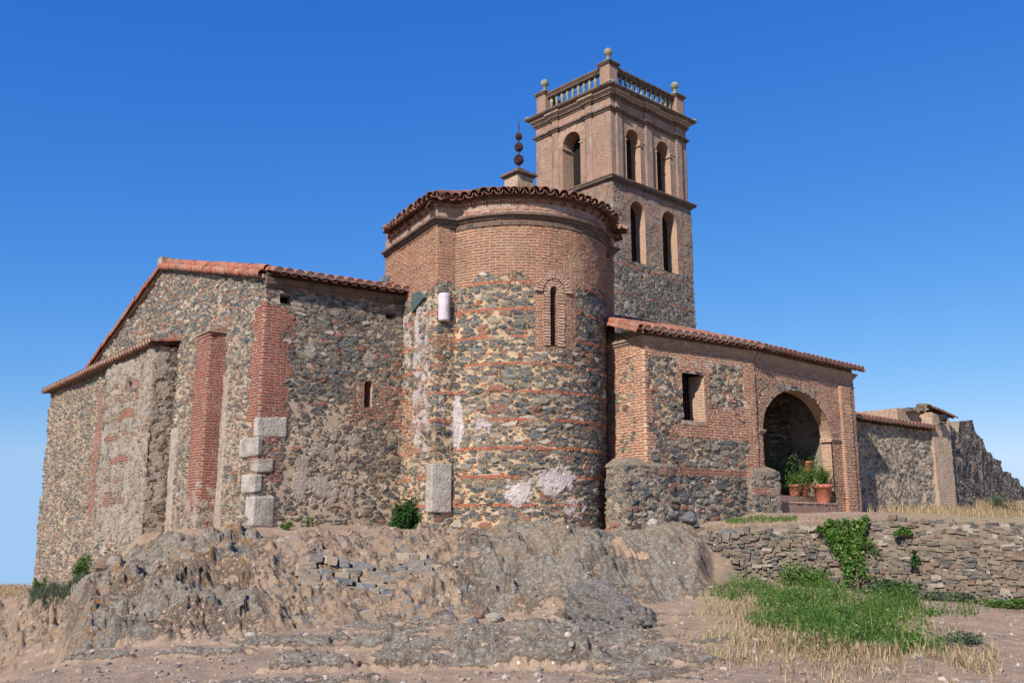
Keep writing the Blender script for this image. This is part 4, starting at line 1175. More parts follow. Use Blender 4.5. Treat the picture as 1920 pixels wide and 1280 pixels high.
for u0, u1 in ((-.02, .24), (3.55, 4.05)):             # imposts
    mb = MB()
    mb.box(v3(PO, 2.36), dp, np_, (0, 0, 1), (u0, -.3, 0), (u1, .05, .05)); mb.box(v3(PO, 2.41), dp, np_, (0, 0, 1), (u0, -.3, 0), (u1 + .02, .08, .05))
    mb.build("impost", M['brick'], porch)
def pil_zone(U, Z):
    z = np.zeros((len(U), 4)); z[:, 0] = .95 - .25 * sm(.5, .6, fbm(U * 2, Z * 1.5, 3, 14)); return z
pil = path_wall("pilaster", [PO + DP * 4.18, PO + DP * 4.18 + NP * .07, PO + DP * 4.72 + NP * .07, PO + DP * 4.72], .2, 3.98, .04, M['annex'], porch, zone=pil_zone, jitter=.01, seed=26)
mb = MB(); mb.sweep([PO - DP * .02, PO + DP * (PLEN), PE - NP * .3], [(0, 3.98), (.04, 3.985), (.05, 4.03), (0, 4.04)]); mb.build("string_course", M['palemould'], porch)
mb = MB(); mb.sweep([PO - DP * .0, PE, PE - NP * 3], cornice_prof(4.24)); mb.build("eave_cornice", M['palemould'], porch)
upP = v3(-NP) * 3.0 + np.array([0, 0, .98])
pr = tile_roof("porch_roof", v3(PO + NP * .27, 4.50), v3(PE + NP * .27 + DP * .22, 4.50), upP, 23, church, M['tile'], r=.118, fillmat=M['tilefill'], seed=33)
# gable end wall closing the porch on the right and the inside of the porch
def in_zone(U, Z):
    z = np.zeros((len(U), 4))
    # from the left side wall, along the back, to the right side wall
    z[:, 1] = np.maximum(bx(U, Z, -.2, 2.9, .3, 3.0, .05) * .8, bx(U, Z, 7.3, 12, .3, 4.6, .08) * .62)
    z[:, 0] = np.maximum(bx(U, Z, 5.3, 6.6, .3, 4.6, .05) * 1.0, bx(U, Z, 7.5, 12, .3, 4.6, .1) * .5); z[:, 3] = 0
    return z
IN = [PO + DP * .1 - NP * .28, PO + DP * .1 - NP * 2.6, PO + DP * 3.9 - NP * 2.6, PO + DP * 3.9 - NP * .28]
# (outside is on the right of travel, so this path shows its inside face to the porch)
pin = path_wall("porch_inner_wall", IN, -.1, 4.7, .05, M['plinth'], porch, zone=in_zone, jitter=.01, seed=27)  # darker mortar than the porch front: inner shade put into the colour
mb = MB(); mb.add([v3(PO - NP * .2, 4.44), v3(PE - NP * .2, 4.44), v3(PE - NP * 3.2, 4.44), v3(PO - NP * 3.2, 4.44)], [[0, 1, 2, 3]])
mb.build("porch_ceiling", M['dark'], porch)  # near-black ceiling, the shade of the porch painted into it
# steps
mb = MB(); mb.box(v3(PO, 0), dp, np_, (0, 0, 1), (.2, -2.7, .0), (4.2, -.42, .86)); mb.build("porch_floor", M['floor'], porch)
mb = MB(); mb.box(v3(PO, 0), dp, np_, (0, 0, 1), (.2, -.42, .0), (3.62, .06, .63)); mb.build("step", M['floor'], porch)
mb = MB(); rs = random.Random(4)
for i in range(40):
    mb.box(v3(PO, .63), dp, np_, (0, 0, 1), (.22 + i * .085, -.22, 0), (.22 + i * .085 + .068, .075 + rs.uniform(-.01, .01), .045))
mb.build("step_edge", M['brick'], porch)

# ------------------------------------------------------------------ bell tower
TC = np.array([3.611, 32.0]); TR, TL = az(47.5), az(-42.5)
WR, WL = 4.66, 4.03
tower = empty("bell_tower", (TC[0], TC[1], 0), "tall square bell tower of rubble and brick with balustraded top", "tower")
TA = TC + TL * WL; TB = TC + TR * WR; TD = TA + TR * WR
def tower_zone(U, Z):
    z = np.zeros((len(U), 4))
    r = U - WL                                         # > 0 on the right face
    up = sm(9.4, 9.6, Z)
    fr = np.maximum.reduce([bx(r, Z, .6, 1.0, 9.5, 12.4, .1), bx(r, Z, 1.8, 2.15, 9.5, 12.4, .1), bx(r, Z, 2.5, 2.85, 9.5, 12.4, .1), bx(r, Z, 3.7, 4.1, 9.5, 12.4, .1), bx(r, Z, .6, 4.1, 11.5, 12.4, .1)])
    z[:, 0] = np.where(r > -.3, np.maximum(fr * .74, .52 * up), .64 * up)
    z[:, 1] = .40 + .05 * up
    z[:, 2] = .1
    return z
ta1 = dict(u0=.95 + WL, u1=1.80 + WL, z0=9.50, z1=11.86, zs=11.45); ta2 = dict(u0=2.80 + WL, u1=3.70 + WL, z0=9.50, z1=11.92, zs=11.48)
shaft = path_wall("tower_shaft", [TA, TC, TB, TD, TA], -.5, 12.42, .038, M['tower'], tower, [ta1, ta2], tower_zone, jitter=.03, seed=41)
shaft["label"] = "rubble lower stage of the tower with two tall arched recesses"
nR = np.array([TR[1], -TR[0]]); nL2 = np.array([-TL[1], TL[0]])
for o in (ta1, ta2): reveal("recess_reveal", o, TC, TR, .44, M['palebrick'], shaft, None, u0=WL)
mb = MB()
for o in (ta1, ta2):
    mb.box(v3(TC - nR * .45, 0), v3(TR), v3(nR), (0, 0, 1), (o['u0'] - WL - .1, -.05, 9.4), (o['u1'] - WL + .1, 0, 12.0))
mb.build("recess_back", M['dark'], shaft)  # added near-black panels that paint the dark depth of the recesses
# belfry, set back a little
BI = .06
b0, bR, bL = TC + (TR + TL) * BI, WR - 2 * BI, WL - 2 * BI
bA = b0 + TL * bL; bB = b0 + TR * bR; bD = bA + TR * bR
BZ0, BZ1 = 12.42, 16.0
bl = dict(u0=bL - 2.42, u1=bL - 1.50, z0=12.55, z1=14.88, zs=14.42)
br1 = dict(u0=bL + .83, u1=bL + 1.66, z0=12.55, z1=14.70, zs=14.29); br2 = dict(u0=bL + 2.62, u1=bL + 3.46, z0=12.55, z1=14.75, zs=14.33)
bk1 = dict(u0=bL + bR + 1.5, u1=bL + bR + 2.4, z0=12.55, z1=14.88, zs=14.42)
def bel_zone(U, Z):
    z = np.zeros((len(U), 4)); z[:, 0] = 1.0; r = U - bL
    z[:, 1] = np.where(r < 0, .43 * sm(13.6, 14.6, Z), .30 + .12 * bx(r, Z, 0, .5, 12, 16, .1))
    return z
M['belfry'] = masonry('belfry_brick', grime=.72, b1=(.27, .12, .078), b2=(.155, .07, .047), bmort=(.38, .30, .225), plaster=(.40, .325, .265), bh=.062, bm=.026, disp=.03)
belfry = path_wall("belfry_wall", [bA, b0, bB, bD, bA], BZ0, BZ1, .035, M['belfry'], tower, [bl, br1, br2, bk1], bel_zone, jitter=.012, seed=43)
belfry["label"] = "pale brick bell stage with arched openings"
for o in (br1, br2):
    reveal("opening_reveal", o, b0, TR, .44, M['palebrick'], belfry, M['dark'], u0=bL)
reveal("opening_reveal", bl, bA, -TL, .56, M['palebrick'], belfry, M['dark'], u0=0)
for o, org, d, u0 in ((br1, b0, TR, bL), (br2, b0, TR, bL), (bl, bA, -TL, 0)):
    uc = (o['u0'] + o['u1']) / 2; r = (o['u1'] - o['u0']) / 2
    arch_ring("opening_arch", org, d, uc, o['zs'], r, o['z1'] - o['zs'], .36, .2, 19, math.pi, 0, M['palebrick'], belfry, proud=.025, u0=u0, gap=.2)
    nn = np.array([d[1], -d[0]])
    for a, b in ((o['u0'] - .04, o['u0'] + .05), (o['u1'] - .05, o['u1'] + .12)):
        mb = MB()
        mb.box(v3(np.array(org) + d * (a - u0), o['zs'] - .12), v3(d), v3(nn), (0, 0, 1), (0, -.42, 0), (b - a, .05, .055))
        mb.build("impost", M['palemould'], belfry)
for o in (ta1, ta2):
    uc = (o['u0'] + o['u1']) / 2; r = (o['u1'] - o['u0']) / 2
    arch_ring("recess_arch", TC, TR, uc, o['zs'], r, o['z1'] - o['zs'], .30, .2, 19, math.pi, 0, M['palebrick'], shaft, proud=.02, u0=WL, gap=.2)
# pilaster strips
PST = [(b0, TR, .28, .62), (b0, TR, 1.96, 2.36), (b0, TR, 3.85, 4.2), (bA, -TL, .95, 1.25), (bA, -TL, 2.72, 3.02)]
def pst_zone(U, Z):
    z = np.zeros((len(U), 4)); z[:, 0] = 1; z[:, 1] = .36; return z
for k, (org, d, a, b) in enumerate(PST):
    nn = np.array([d[1], -d[0]]); q = np.array(org)
    path_wall("pilaster", [q + d * a, q + d * a + nn * .06, q + d * b + nn * .06, q + d * b], BZ0, 15.95, .06, M['belfry'], belfry, zone=pst_zone, jitter=.005, seed=50 + k)
def ressaut(base_pts, extra):
    """plan path of an entablature that breaks forward over the pilasters"""
    out = [np.array(bA)]
    for (org, d, a, b) in sorted([p for p in PST if p[0] is bA], key=lambda p: p[2]):
        nn = np.array([d[1], -d[0]]); q = np.array(org)
        out += [q + d * (a - .02), q + d * (a - .02) + nn * extra, q + d * (b + .02) + nn * extra, q + d * (b + .02)]
    out.append(np.array(b0))
    for (org, d, a, b) in sorted([p for p in PST if p[0] is b0], key=lambda p: p[2]):
        nn = np.array([d[1], -d[0]]); q = np.array(org)
        out += [q + d * (a - .02), q + d * (a - .02) + nn * extra, q + d * (b + .02) + nn * extra, q + d * (b + .02)]
    out += [np.array(bB), np.array(bD)]
    return out
RP_ = ressaut(None, .06)
def moulding(name, path, prof, mat, parent, closed=True):
    mb = MB(); mb.sweep(path, prof, closed); return mb.build(name, mat, parent)
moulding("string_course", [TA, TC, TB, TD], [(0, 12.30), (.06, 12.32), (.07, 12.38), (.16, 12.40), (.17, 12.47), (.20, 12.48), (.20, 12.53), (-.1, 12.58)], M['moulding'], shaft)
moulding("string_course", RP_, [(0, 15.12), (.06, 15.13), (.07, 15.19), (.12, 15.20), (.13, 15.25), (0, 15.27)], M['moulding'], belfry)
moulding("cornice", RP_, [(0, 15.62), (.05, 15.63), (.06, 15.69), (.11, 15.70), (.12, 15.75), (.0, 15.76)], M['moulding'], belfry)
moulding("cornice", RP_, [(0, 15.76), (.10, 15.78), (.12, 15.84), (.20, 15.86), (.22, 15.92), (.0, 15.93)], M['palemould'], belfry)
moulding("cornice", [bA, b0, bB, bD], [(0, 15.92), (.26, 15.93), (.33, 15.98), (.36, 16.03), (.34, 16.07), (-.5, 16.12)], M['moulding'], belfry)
mb = MB(); mb.add([v3(p, 16.09) for p in (bA, b0, bB, bD)], [[0, 1, 2, 3]]); mb.build("tower_roof", M['lichenstone'], tower)
# balustrade
bal = MB(); TI = .02
pts = [bA + (TR - TL) * TI, b0 + (TR + TL) * TI, bB + (TL - TR) * TI, bD - (TL + TR) * TI]
PW = .46
posts = []
c00 = b0 + (TR + TL) * (TI + PW / 2)
cR = b0 + TR * (bR - TI - PW / 2) + TL * (TI + PW / 2)
cL = b0 + TL * (bL - TI - PW / 2) + TR * (TI + PW / 2)
cD = b0 + TL * (bL - TI - PW / 2) + TR * (bR - TI - PW / 2)
def post_zone(U, Z):
    z = np.zeros((len(U), 4)); z[:, 0] = 1; z[:, 1] = .33; return z
for c in (c00, cR, cL, cD):
    h = PW / 2
    w = [c - TR * h + TL * h, c - TR * h - TL * h, c + TR * h - TL * h, c + TR * h + TL * h, c - TR * h + TL * h]
    p = path_wall("corner_post", w, 16.08, 17.02, .06, M['belfry'], tower, zone=post_zone, jitter=.0, seed=60)
    mb = MB()
    for (hh, z0, z1) in ((h + .03, 16.98, 17.03), (h + .07, 17.03, 17.08), (h + .10, 17.08, 17.13), (h + .02, 17.13, 17.17)):
        mb.box(v3(c), v3(TR), v3(TL), (0, 0, 1), (-hh, -hh, z0), (hh, hh, z1))
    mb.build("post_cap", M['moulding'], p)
    mb = MB()
    for (hh, z0, z1) in ((.20, 17.17, 17.22), (.14, 17.22, 17.28)):
        mb.box(v3(c), v3(TR), v3(TL), (0, 0, 1), (-hh, -hh, z0), (hh, hh, z1))
    mb.lathe((c[0], c[1], 17.28), [(.10, 0), (.07, .04), (.06, .10), (.09, .13), (.09, .15), (.06, .17)] + [(.16 * math.sin(math.pi * (.12 + .86 * i / 10)), .33 - .165 * math.cos(math.pi * (.12 + .86 * i / 10))) for i in range(11)] + [(.02, .50), (.012, .54)], 20)
    mb.build("ball_finial", M['lichenstone'], p, True)
def rail(name, a, b, n):
    d = (b - a) / np.linalg.norm(b - a); L = np.linalg.norm(b - a) - PW
    a = a + d * PW / 2; nn = np.array([d[1], -d[0]])
    mb = MB()
    for (h, z0, z1) in ((.13, 16.86, 16.93), (.16, 16.93, 16.98), (.19, 16.98, 17.04), (.15, 17.04, 17.07)):
        mb.box(v3(a), v3(d), v3(nn), (0, 0, 1), (.0, -h, z0), (L, h, z1))
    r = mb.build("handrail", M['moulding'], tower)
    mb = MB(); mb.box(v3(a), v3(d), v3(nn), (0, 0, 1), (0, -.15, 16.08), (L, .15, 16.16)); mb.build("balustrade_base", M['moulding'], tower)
    for i in range(n):
        u = L * (i + .5) / n; c = a + d * u
        if not hasattr(rail, 'proto'):
            mb = MB(); mb.lathe((0, 0, 0), [(.075, 0), (.075, .03), (.045, .05), (.06, .10), (.078, .19), (.06, .27), (.042, .32), (.06, .34), (.06, .37), (.042, .39), (.062, .45), (.075, .53), (.055, .60), (.04, .64), (.07, .66), (.075, .70)], 14)
            me = mb.build("baluster", M['lichenstone'], None, True).data
            bpy.data.objects.remove(bpy.data.objects["baluster"]); rail.proto = me
        o = bpy.data.objects.new("baluster", rail.proto); link(o, tower)
        o.location = (c[0] - TC[0], c[1] - TC[1], 16.16)
rail("l", cL, c00, 10); rail("r", c00, cR, 12); rail("b", cR, cD, 10); rail("k", cD, cL, 12)
for c, d in ((b0, -(TR + TL)), (bA, TL - TR), (bB, TR - TL)):
    d = d / np.linalg.norm(d); mb = MB()
    mb.tube(v3(c + d * .30, 16.05), v3(c + d * .46, 16.02), .07, .06, 10); mb.box(v3(c + d * .1, 16.06), v3(d), v3(np.array([d[1], -d[0]])), (0, 0, 1), (0, -.12, -.02), (.32, .12, .06))
    mb.build("water_spout", M['lichenstone'], tower)

# ------------------------------------------------------------------ walled yard building on the right and the ramparts
W0 = np.array([10.165, 28.65]); DW = az(51); NW = np.array([DW[1], -DW[0]])
yard = empty("outbuilding", (W0[0], W0[1], .4), "low rubble outbuilding with tiled eave and pale brick end pier right of the porch", "outbuilding")
def yard_zone(U, Z):
    z = np.zeros((len(U), 4)); z[:, 2] = .3
    z[:, 1] = np.maximum(.46, 0 * U); z[:, 0] = 0; z[:, 2] = .55
    return z
yw = path_wall("yard_wall", [W0 - DW * .8, W0 + DW * 5.38], -.2, 3.28, .035, M['yard'], yard, zone=yard_zone, jitter=.05, seed=71)
def pier_zone(U, Z):
    z = np.zeros((len(U), 4)); z[:, 0] = .72; z[:, 1] = .50; return z
Y1 = W0 + DW * 5.38; Y2 = W0 + DW * 6.62
pier = path_wall("end_pier", [Y1 - NW * .3, Y1 + NW * .09, Y2 + NW * .09, Y2 - NW * 3.0], -.2, lambda u: 3.92 - .16 * np.clip(u - .4, 0, 1.3), .05, M['yard'], yard, zone=pier_zone, jitter=.03, seed=72)
upY = v3(-NW) * 2.2 + np.array([0, 0, .55])
tile_roof("yard_roof", v3(W0 - DW * .6 + NW * .22, 3.33), v3(W0 + DW * 5.36 + NW * .22, 3.33), upY, 26, yard, M['oldtile'], r=.11, fillmat=M['tilefill'], seed=73)
mb = MB()
mb.box(v3(Y1, 0), v3(DW), v3(NW), (0, 0, 1), (-1.5, -3.2, 3.3), (1.2, -.3, 3.98))
mb.build("upper_block", M['palemould'], yard)
mb = MB(); rs = random.Random(12)
for i in range(7):
    c = v3(Y1 + DW * (.25 + .2 * i) + NW * .16, 4.02 - .03 * i)
    tile(mb, c, v3(-NW), v3(DW), (0, 0, 1), .5, .115, .10)
for i in range(5):
    c = v3(Y1 + DW * (-.1 + .36 * i) + NW * .1, 4.07 - .05 * i); tile(mb, c, v3(DW) + np.array([0, 0, -.14]), v3(NW), (0, 0, 1), .42, .12, .10)
mb.build("pier_tiles", M['oldtile'], yard)
def stone_pts(c, size, rs, n=10):
    V = []
    return V
def rubble_stones(mb, items):
    """items: (centre, axes 3x3, half sizes, seed) -> rounded irregular stones"""
    base = []
    for k in range(8): base.append([(-1, 1)[(k >> i) & 1] for i in range(3)])
    for c, ax, hs_, sd in items:
        r = random.Random(sd)
        # a chamfered box: 24 corners pulled in, with jitter
        V = []
        for sx in (-1, 1):
            for sy in (-1, 1):
                for sz in (-1, 1):
                    ch = r.uniform(.18, .42)
                    jx, jy, jz = (r.uniform(.82, 1.08) for _ in range(3))
                    for e in range(3):
                        q = [sx * jx, sy * jy, sz * jz]
                        q[e] *= 1 - ch * (1 if e != 2 else .8)
                        for g in range(3):
                            if g != e: q[g] *= 1 - ch * .12
                        V.append(c + ax[0] * q[0] * hs_[0] + ax[1] * q[1] * hs_[1] + ax[2] * q[2] * hs_[2])
        F = HULL
        mb.add(V, F)
def hull24():
    # faces of the chamfered box; vertex id = corner * 3 + e, corner = (sx sy sz) bits
    idx = lambda sx, sy, sz, e: ((sx * 2 + sy) * 2 + sz) * 3 + e
    F = []
    for sx in (0, 1):
        for sy in (0, 1):
            for sz in (0, 1):
                f = [idx(sx, sy, sz, e) for e in range(3)]
                F.append(f)
    # big faces (octagons)
    for e in range(3):
        for s in (0, 1):
            o = [(0, 0), (1, 0), (1, 1), (0, 1)]
            a, b = [q for q in range(3) if q != e]
            ring = []
            for i, (p, q) in enumerate(o):
                c = [0, 0, 0]; c[e] = s; c[a] = p; c[b] = q
                # two verts at this corner lie on this face: those cut along a and b
                first, second = (b, a) if i % 2 == 0 else (a, b)
                ring += [idx(*c, first), idx(*c, second)]
            F.append(ring)
    # edge quads
    for e in range(3):
        a, b = [q for q in range(3) if q != e]
        for p in (0, 1):
            for q in (0, 1):
                c0 = [0, 0, 0]; c1 = [0, 0, 0]
                c0[a] = c1[a] = p; c0[b] = c1[b] = q; c0[e] = 0; c1[e] = 1
                F.append([idx(*c0, a), idx(*c0, b), idx(*c1, b), idx(*c1, a)])
    return F
HULL = hull24()
def fix_normals(o):
    import bmesh
    bm = bmesh.new(); bm.from_mesh(o.data); bmesh.ops.recalc_face_normals(bm, faces=bm.faces); bm.to_mesh(o.data); bm.free()
def stone_mat(name, stops, lich=(.40, .36, .30)):
    k = NT(name); g = k.n("NewGeometry"); p = g.outputs['Position']
    col = k.ramp(g.outputs['Random Per Island'], stops, True)
    n = k.noise(p, 9, 5, .7); n2 = k.noise(p, 35, 4, .7)
    col = k.mix(k.math('MULTIPLY', k.step(n, .45, .65), .55), col, lich)
    col = k.mix(k.math('MULTIPLY', k.step(n2, .52, .64), .45), col, (.10, .085, .075))
    return k.finish(col, .95, k.math('ADD', k.math('MULTIPLY', n, .6), k.math('MULTIPLY', n2, .5)), dist=.03)
M['drystone'] = stone_mat('dry_stone', [(0, (.15, .12, .09)), (.2, (.20, .155, .11)), (.38, (.09, .085, .08)), (.55, (.22, .17, .12)), (.7, (.12, .10, .08)), (.82, (.18, .115, .08)), (.95, (.32, .27, .21))], (.25, .205, .155))
M['bankstone'] = stone_mat('bank_stone', [(0, (.30, .235, .16)), (.25, (.38, .29, .195)), (.45, (.20, .195, .19)), (.6, (.42, .32, .215)), (.78, (.26, .22, .18)), (.9, (.17, .18, .19))])
mb = MB(); its = []; rs = random.Random(17)
for i in range(70):
    c = v3(Y1 + DW * rs.uniform(-.9, 1.25) - NW * rs.uniform(.2, 1.3)); k = abs(c[0] - (Y1 + DW * .35)[0])
    c[2] = 3.96 + max(0, .34 - .38 * k) * rs.random()
    a = rs.uniform(0, 6.28); ax = (np.array([math.cos(a), math.sin(a), rs.uniform(-.2, .2)]), np.array([-math.sin(a), math.cos(a), 0]), np.array([0, 0, 1]))
    its.append((c, ax, (rs.uniform(.12, .24), rs.uniform(.1, .18), rs.uniform(.04, .08)), i))
rubble_stones(mb, its); fix_normals(mb.build("roof_stones", M['drystone'], yard))

def rampart():
    R0 = np.array([15.45, 33.05]); d = az(35.5); n = np.array([d[1], -d[0]])
    steps = [(0, 3.75), (.9, 3.55), (1.8, 3.4), (2.3, 3.9), (4.9, 4.2), (5.6, 3.75), (7.2, 3.55), (7.3, 3.2), (9.0, 3.1), (9.1, 2.95), (11.2, 3.0), (11.3, 2.55), (13.6, 2.55), (13.7, 2.35), (15.5, 2.35), (15.6, 2.05), (21, 2.0)]
    us = np.array([s[0] for s in steps]); zs = np.array([s[1] for s in steps])
    top = lambda u: np.interp(u, us, zs) + .12 * (fbm(u * 2.1, u * 0, 3, 3) - .5)
    p = [R0 - n * 1.3, R0, R0 + d * 20, R0 + d * 20 - n * 1.3]
    L = 1.3
    def zn(U, Z):
        z = np.zeros((len(U), 4)); z[:, 2] = .1; z[:, 1] = .2; return z
    w = path_wall("rampart_wall", p, -.3, lambda u: top(u - L), .07, M['rampart'], None, zone=zn, jitter=.12, seed=81,
                  label="long dark rubble rampart with stepped broken top running away at the right edge", cat="wall")
    # wall head and back
    mb = MB(); N = 90
    V = []
    for i in range(N + 1):
        u = 20 * i / N; z = float(top(np.array([u]))[0]) - .02
        a = R0 + d * u; b = a - n * 1.3
        V += [v3(a, z), v3(b, z), v3(b, -.3)]
    F = []
    for i in range(N):
        F += [[3 * i, 3 * i + 3, 3 * i + 4, 3 * i + 1], [3 * i + 1, 3 * i + 4, 3 * i + 5, 3 * i + 2]]
    mb.add(V, F); mb.build("wall_head", M['drystone'], w)
rampart()

# ------------------------------------------------------------------ dry stone retaining wall below the porch
def courses(name, path, z0f, z1f, mat, label, cat, seed, wmin=.07, wmax=.30, hmin=.035, hmax=.095, thick=.22, batter=.10, drop=0.0, parent=None):
    rs = random.Random(seed); P = [np.array(p, float) for p in path]
    seg = [np.linalg.norm(P[i + 1] - P[i]) for i in range(len(P) - 1)]; L = sum(seg)
    def at(u):
        i = 0
        while i < len(seg) - 1 and u > seg[i]: u -= seg[i]; i += 1
        d = (P[i + 1] - P[i]) / seg[i]; return P[i] + d * u, d
    its = []; zmax = max(z1f(L * i / 40) for i in range(41)); zmin = min(z0f(L * i / 40) for i in range(41))
    z = zmin - .1; k = 0
    while z < zmax:
        h = rs.uniform(hmin, hmax); u = rs.uniform(-.2, 0)
        while u < L:
            w = rs.uniform(wmin, wmax) * (1.25 if h > .1 else 1); um = min(max(u + w / 2, 0), L)
            wob = .07 * math.sin(um * 1.7 + seed) + .05 * math.sin(um * 3.9)
            zz = z + h / 2 + wob
            if z0f(um) - .18 < zz < z1f(um) + rs.uniform(-.05, .03) and rs.random() > drop:
                c, d = at(um); n = np.array([d[1], -d[0]])
                dep = rs.uniform(-.055, .015) - batter * (zz - z0f(um))
                tilt = rs.uniform(-.16, .16)
                ax = (np.array([d[0], d[1], tilt]), np.array([n[0], n[1], rs.uniform(-.1, .1)]), np.array([-d[0] * tilt, -d[1] * tilt, 1.0]))
                hh = h * rs.uniform(.44, .64) * (1.7 if rs.random() < .14 else 1)
                its.append((np.array([c[0] + n[0] * (dep - thick / 2), c[1] + n[1] * (dep - thick / 2), zz]), ax, (w * .5 * rs.uniform(.86, 1.0), thick * .62, hh), seed * 1000 + k)); k += 1
            u += w
        z += h * .92
    mb = MB(); rubble_stones(mb, its)
    o = mb.build(name, mat, parent, label=label, cat=cat); fix_normals(o)
    return o, at, L
RW = [(2.75, 20.35), (3.9, 19.95), (5.2, 19.45), (7.3, 18.6), (9.6, 17.45), (12.5, 15.9)]
def gb_(x, y): return float(g_base(np.array([x / y]), np.array([y]))[0][0])
_rwl = np.cumsum([0] + [math.dist(RW[i], RW[i + 1]) for i in range(len(RW) - 1)])
rz0 = lambda u: float(np.interp(u, _rwl, [-1.05, -1.1, -1.1, -1.3, -1.5, -1.5]))
rz1 = lambda u: float(np.interp(u, [0, .45, .9, 2.61, 4.87, 7.44, 10.7], [-2, -2, -.14, -.02, .19, .06, .04]))
rw, rw_at, rw_L = courses("retaining_wall", RW, rz0, rz1, M['drystone'], "long low dry stone retaining wall below the porch, overgrown with green weeds", "wall", 5, wmin=.06, wmax=.26, hmin=.03, hmax=.085, drop=.02)
mb = MB(); n = 80; V = []
for i in range(n + 1):                                 # earth and mortar core behind the stones
    u = rw_L * i / n; c, d = rw_at(u); nn = np.array([d[1], -d[0]])
    b = c - nn * .05; t_ = c - nn * .155; e = c - nn * .75
    V += [v3(b, rz0(u) - .4), v3(t_, rz1(u) - .05), v3(e, rz1(u) - .06)]
F = []
for i in range(n): F += [[3 * i, 3 * i + 3, 3 * i + 4, 3 * i + 1], [3 * i + 1, 3 * i + 4, 3 * i + 5, 3 * i + 2]]
mb.add(V, F); mb.build("wall_core", rough_mat('wall_core', (.27, .205, .145), (.16, .125, .095), 5, (.36, .30, .24), .06), rw)

# low patch of old stone walling in the bank
bankw, _, _ = courses("rubble_footing", [(-3.05, 15.12), (-2.2, 15.55), (-1.75, 15.75)], lambda u: -1.5, lambda u: -.55 + .12 * math.sin(u * 3), M['bankstone'],
        "low remnant of old stone footing in the earth bank, left of its gap", "wall", 9, wmin=.10, wmax=.34, hmin=.07, hmax=.13, batter=1.2, drop=.10)
bankw2, _, _ = courses("rubble_footing", [(-1.62, 15.72), (-1.1, 15.9), (-.45, 16.05)], lambda u: -1.45, lambda u: -.52 + .10 * math.sin(u * 4), M['bankstone'],
        "low remnant of old stone footing in the earth bank, right of its gap", "wall", 14, wmin=.10, wmax=.34, hmin=.06, hmax=.12, batter=1.2, drop=.08)

# ------------------------------------------------------------------ boulders and loose stones
M['boulder'] = None
def boulder_mat():
    k = NT("lichened_slate"); p = k.n("NewGeometry").outputs['Position']
    q = k.vec('MULTIPLY', p, (1, 1, 1.7))
    s1 = k.noise(q, 3.5, 6, .7); s2 = k.noise(q, 15, 5, .72); s3 = k.noise(q, 50, 4, .75)
    c = k.mix(k.step(s1, .38, .62), (.19, .165, .14), (.29, .25, .205)); c = k.mix(k.step(s2, .46, .6), c, (.40, .36, .31))
    c = k.mix(k.math('MULTIPLY', k.step(s3, .48, .6), .75), c, (.09, .08, .07))
    c = k.mix(k.math('MULTIPLY', k.step(k.noise(p, 24, 3, .7), .6, .66), .8), c, (.52, .47, .43))
    c = k.mix(k.math('MULTIPLY', k.step(k.noise(p, 8, 4, .7), .66, .7), .8), c, (.42, .20, .06))
    return k.finish(c, .95, k.math('ADD', k.math('MULTIPLY', s2, 1.2), s3), dist=.05)
M['boulder'] = boulder_mat()
def ico(sub):
    import bmesh
    bm = bmesh.new(); bmesh.ops.create_icosphere(bm, subdivisions=sub, radius=1.0)
    V = np.array([v.co[:] for v in bm.verts]); F = [[v.index for v in f.verts] for f in bm.faces]; bm.free(); return V, F
def boulder(name, c, dims, rot, seed, label, sub=6, rough=.35, mat=None, cat="rock", shear=(0, 0), group=None):
    V, F = ico(sub)
    r = random.Random(seed); o = Vector((r.uniform(0, 90), r.uniform(0, 90), r.uniform(0, 90)))
    out = []
    for v in V:
        p = Vector(v)
        # angular body: cut by a few planes, then ragged strata
        n1 = mnoise.noise(p * 1.1 + o); n2 = mnoise.noise(Vector((p.x * 3 + p.z * 1.5, p.y * 2.2, p.z * 4)) + o)
        n3 = abs(mnoise.noise(Vector((p.x * 7 + p.z * 3, p.y * 5, p.z * 9)) + o)); n4 = mnoise.noise(p * 19 + o)
        s = 1 + rough * (n1 * .8 + n2 * .55 - n3 * .55 + n4 * .10)
        q = p * s
        out.append((q.x, q.y, q.z))
    V = np.array(out) * np.array(dims)
    V[:, 0] += V[:, 2] * shear[0]; V[:, 1] += V[:, 2] * shear[1]
    ca, sa = math.cos(rot), math.sin(rot)
    V = np.stack([V[:, 0] * ca - V[:, 1] * sa, V[:, 0] * sa + V[:, 1] * ca, V[:, 2]], 1)
    me_o = mesh_obj(name, V, F, mat or M['boulder'], None, sub > 3, label=label, cat=cat, group=group)
    me_o.location = c
    return me_o
boulder("boulder", (1.50, 14.75, -1.42), (.58, .78, .62), .5, 3, "big ragged grey boulder leaning over the path, dark hollow on its right", shear=(-.25, .35))
boulder("boulder", (1.20, 13.75, -1.52), (.42, .45, .25), .2, 5, "lower broken foot of grey rock in front of the big leaning boulder", shear=(-.1, .2))
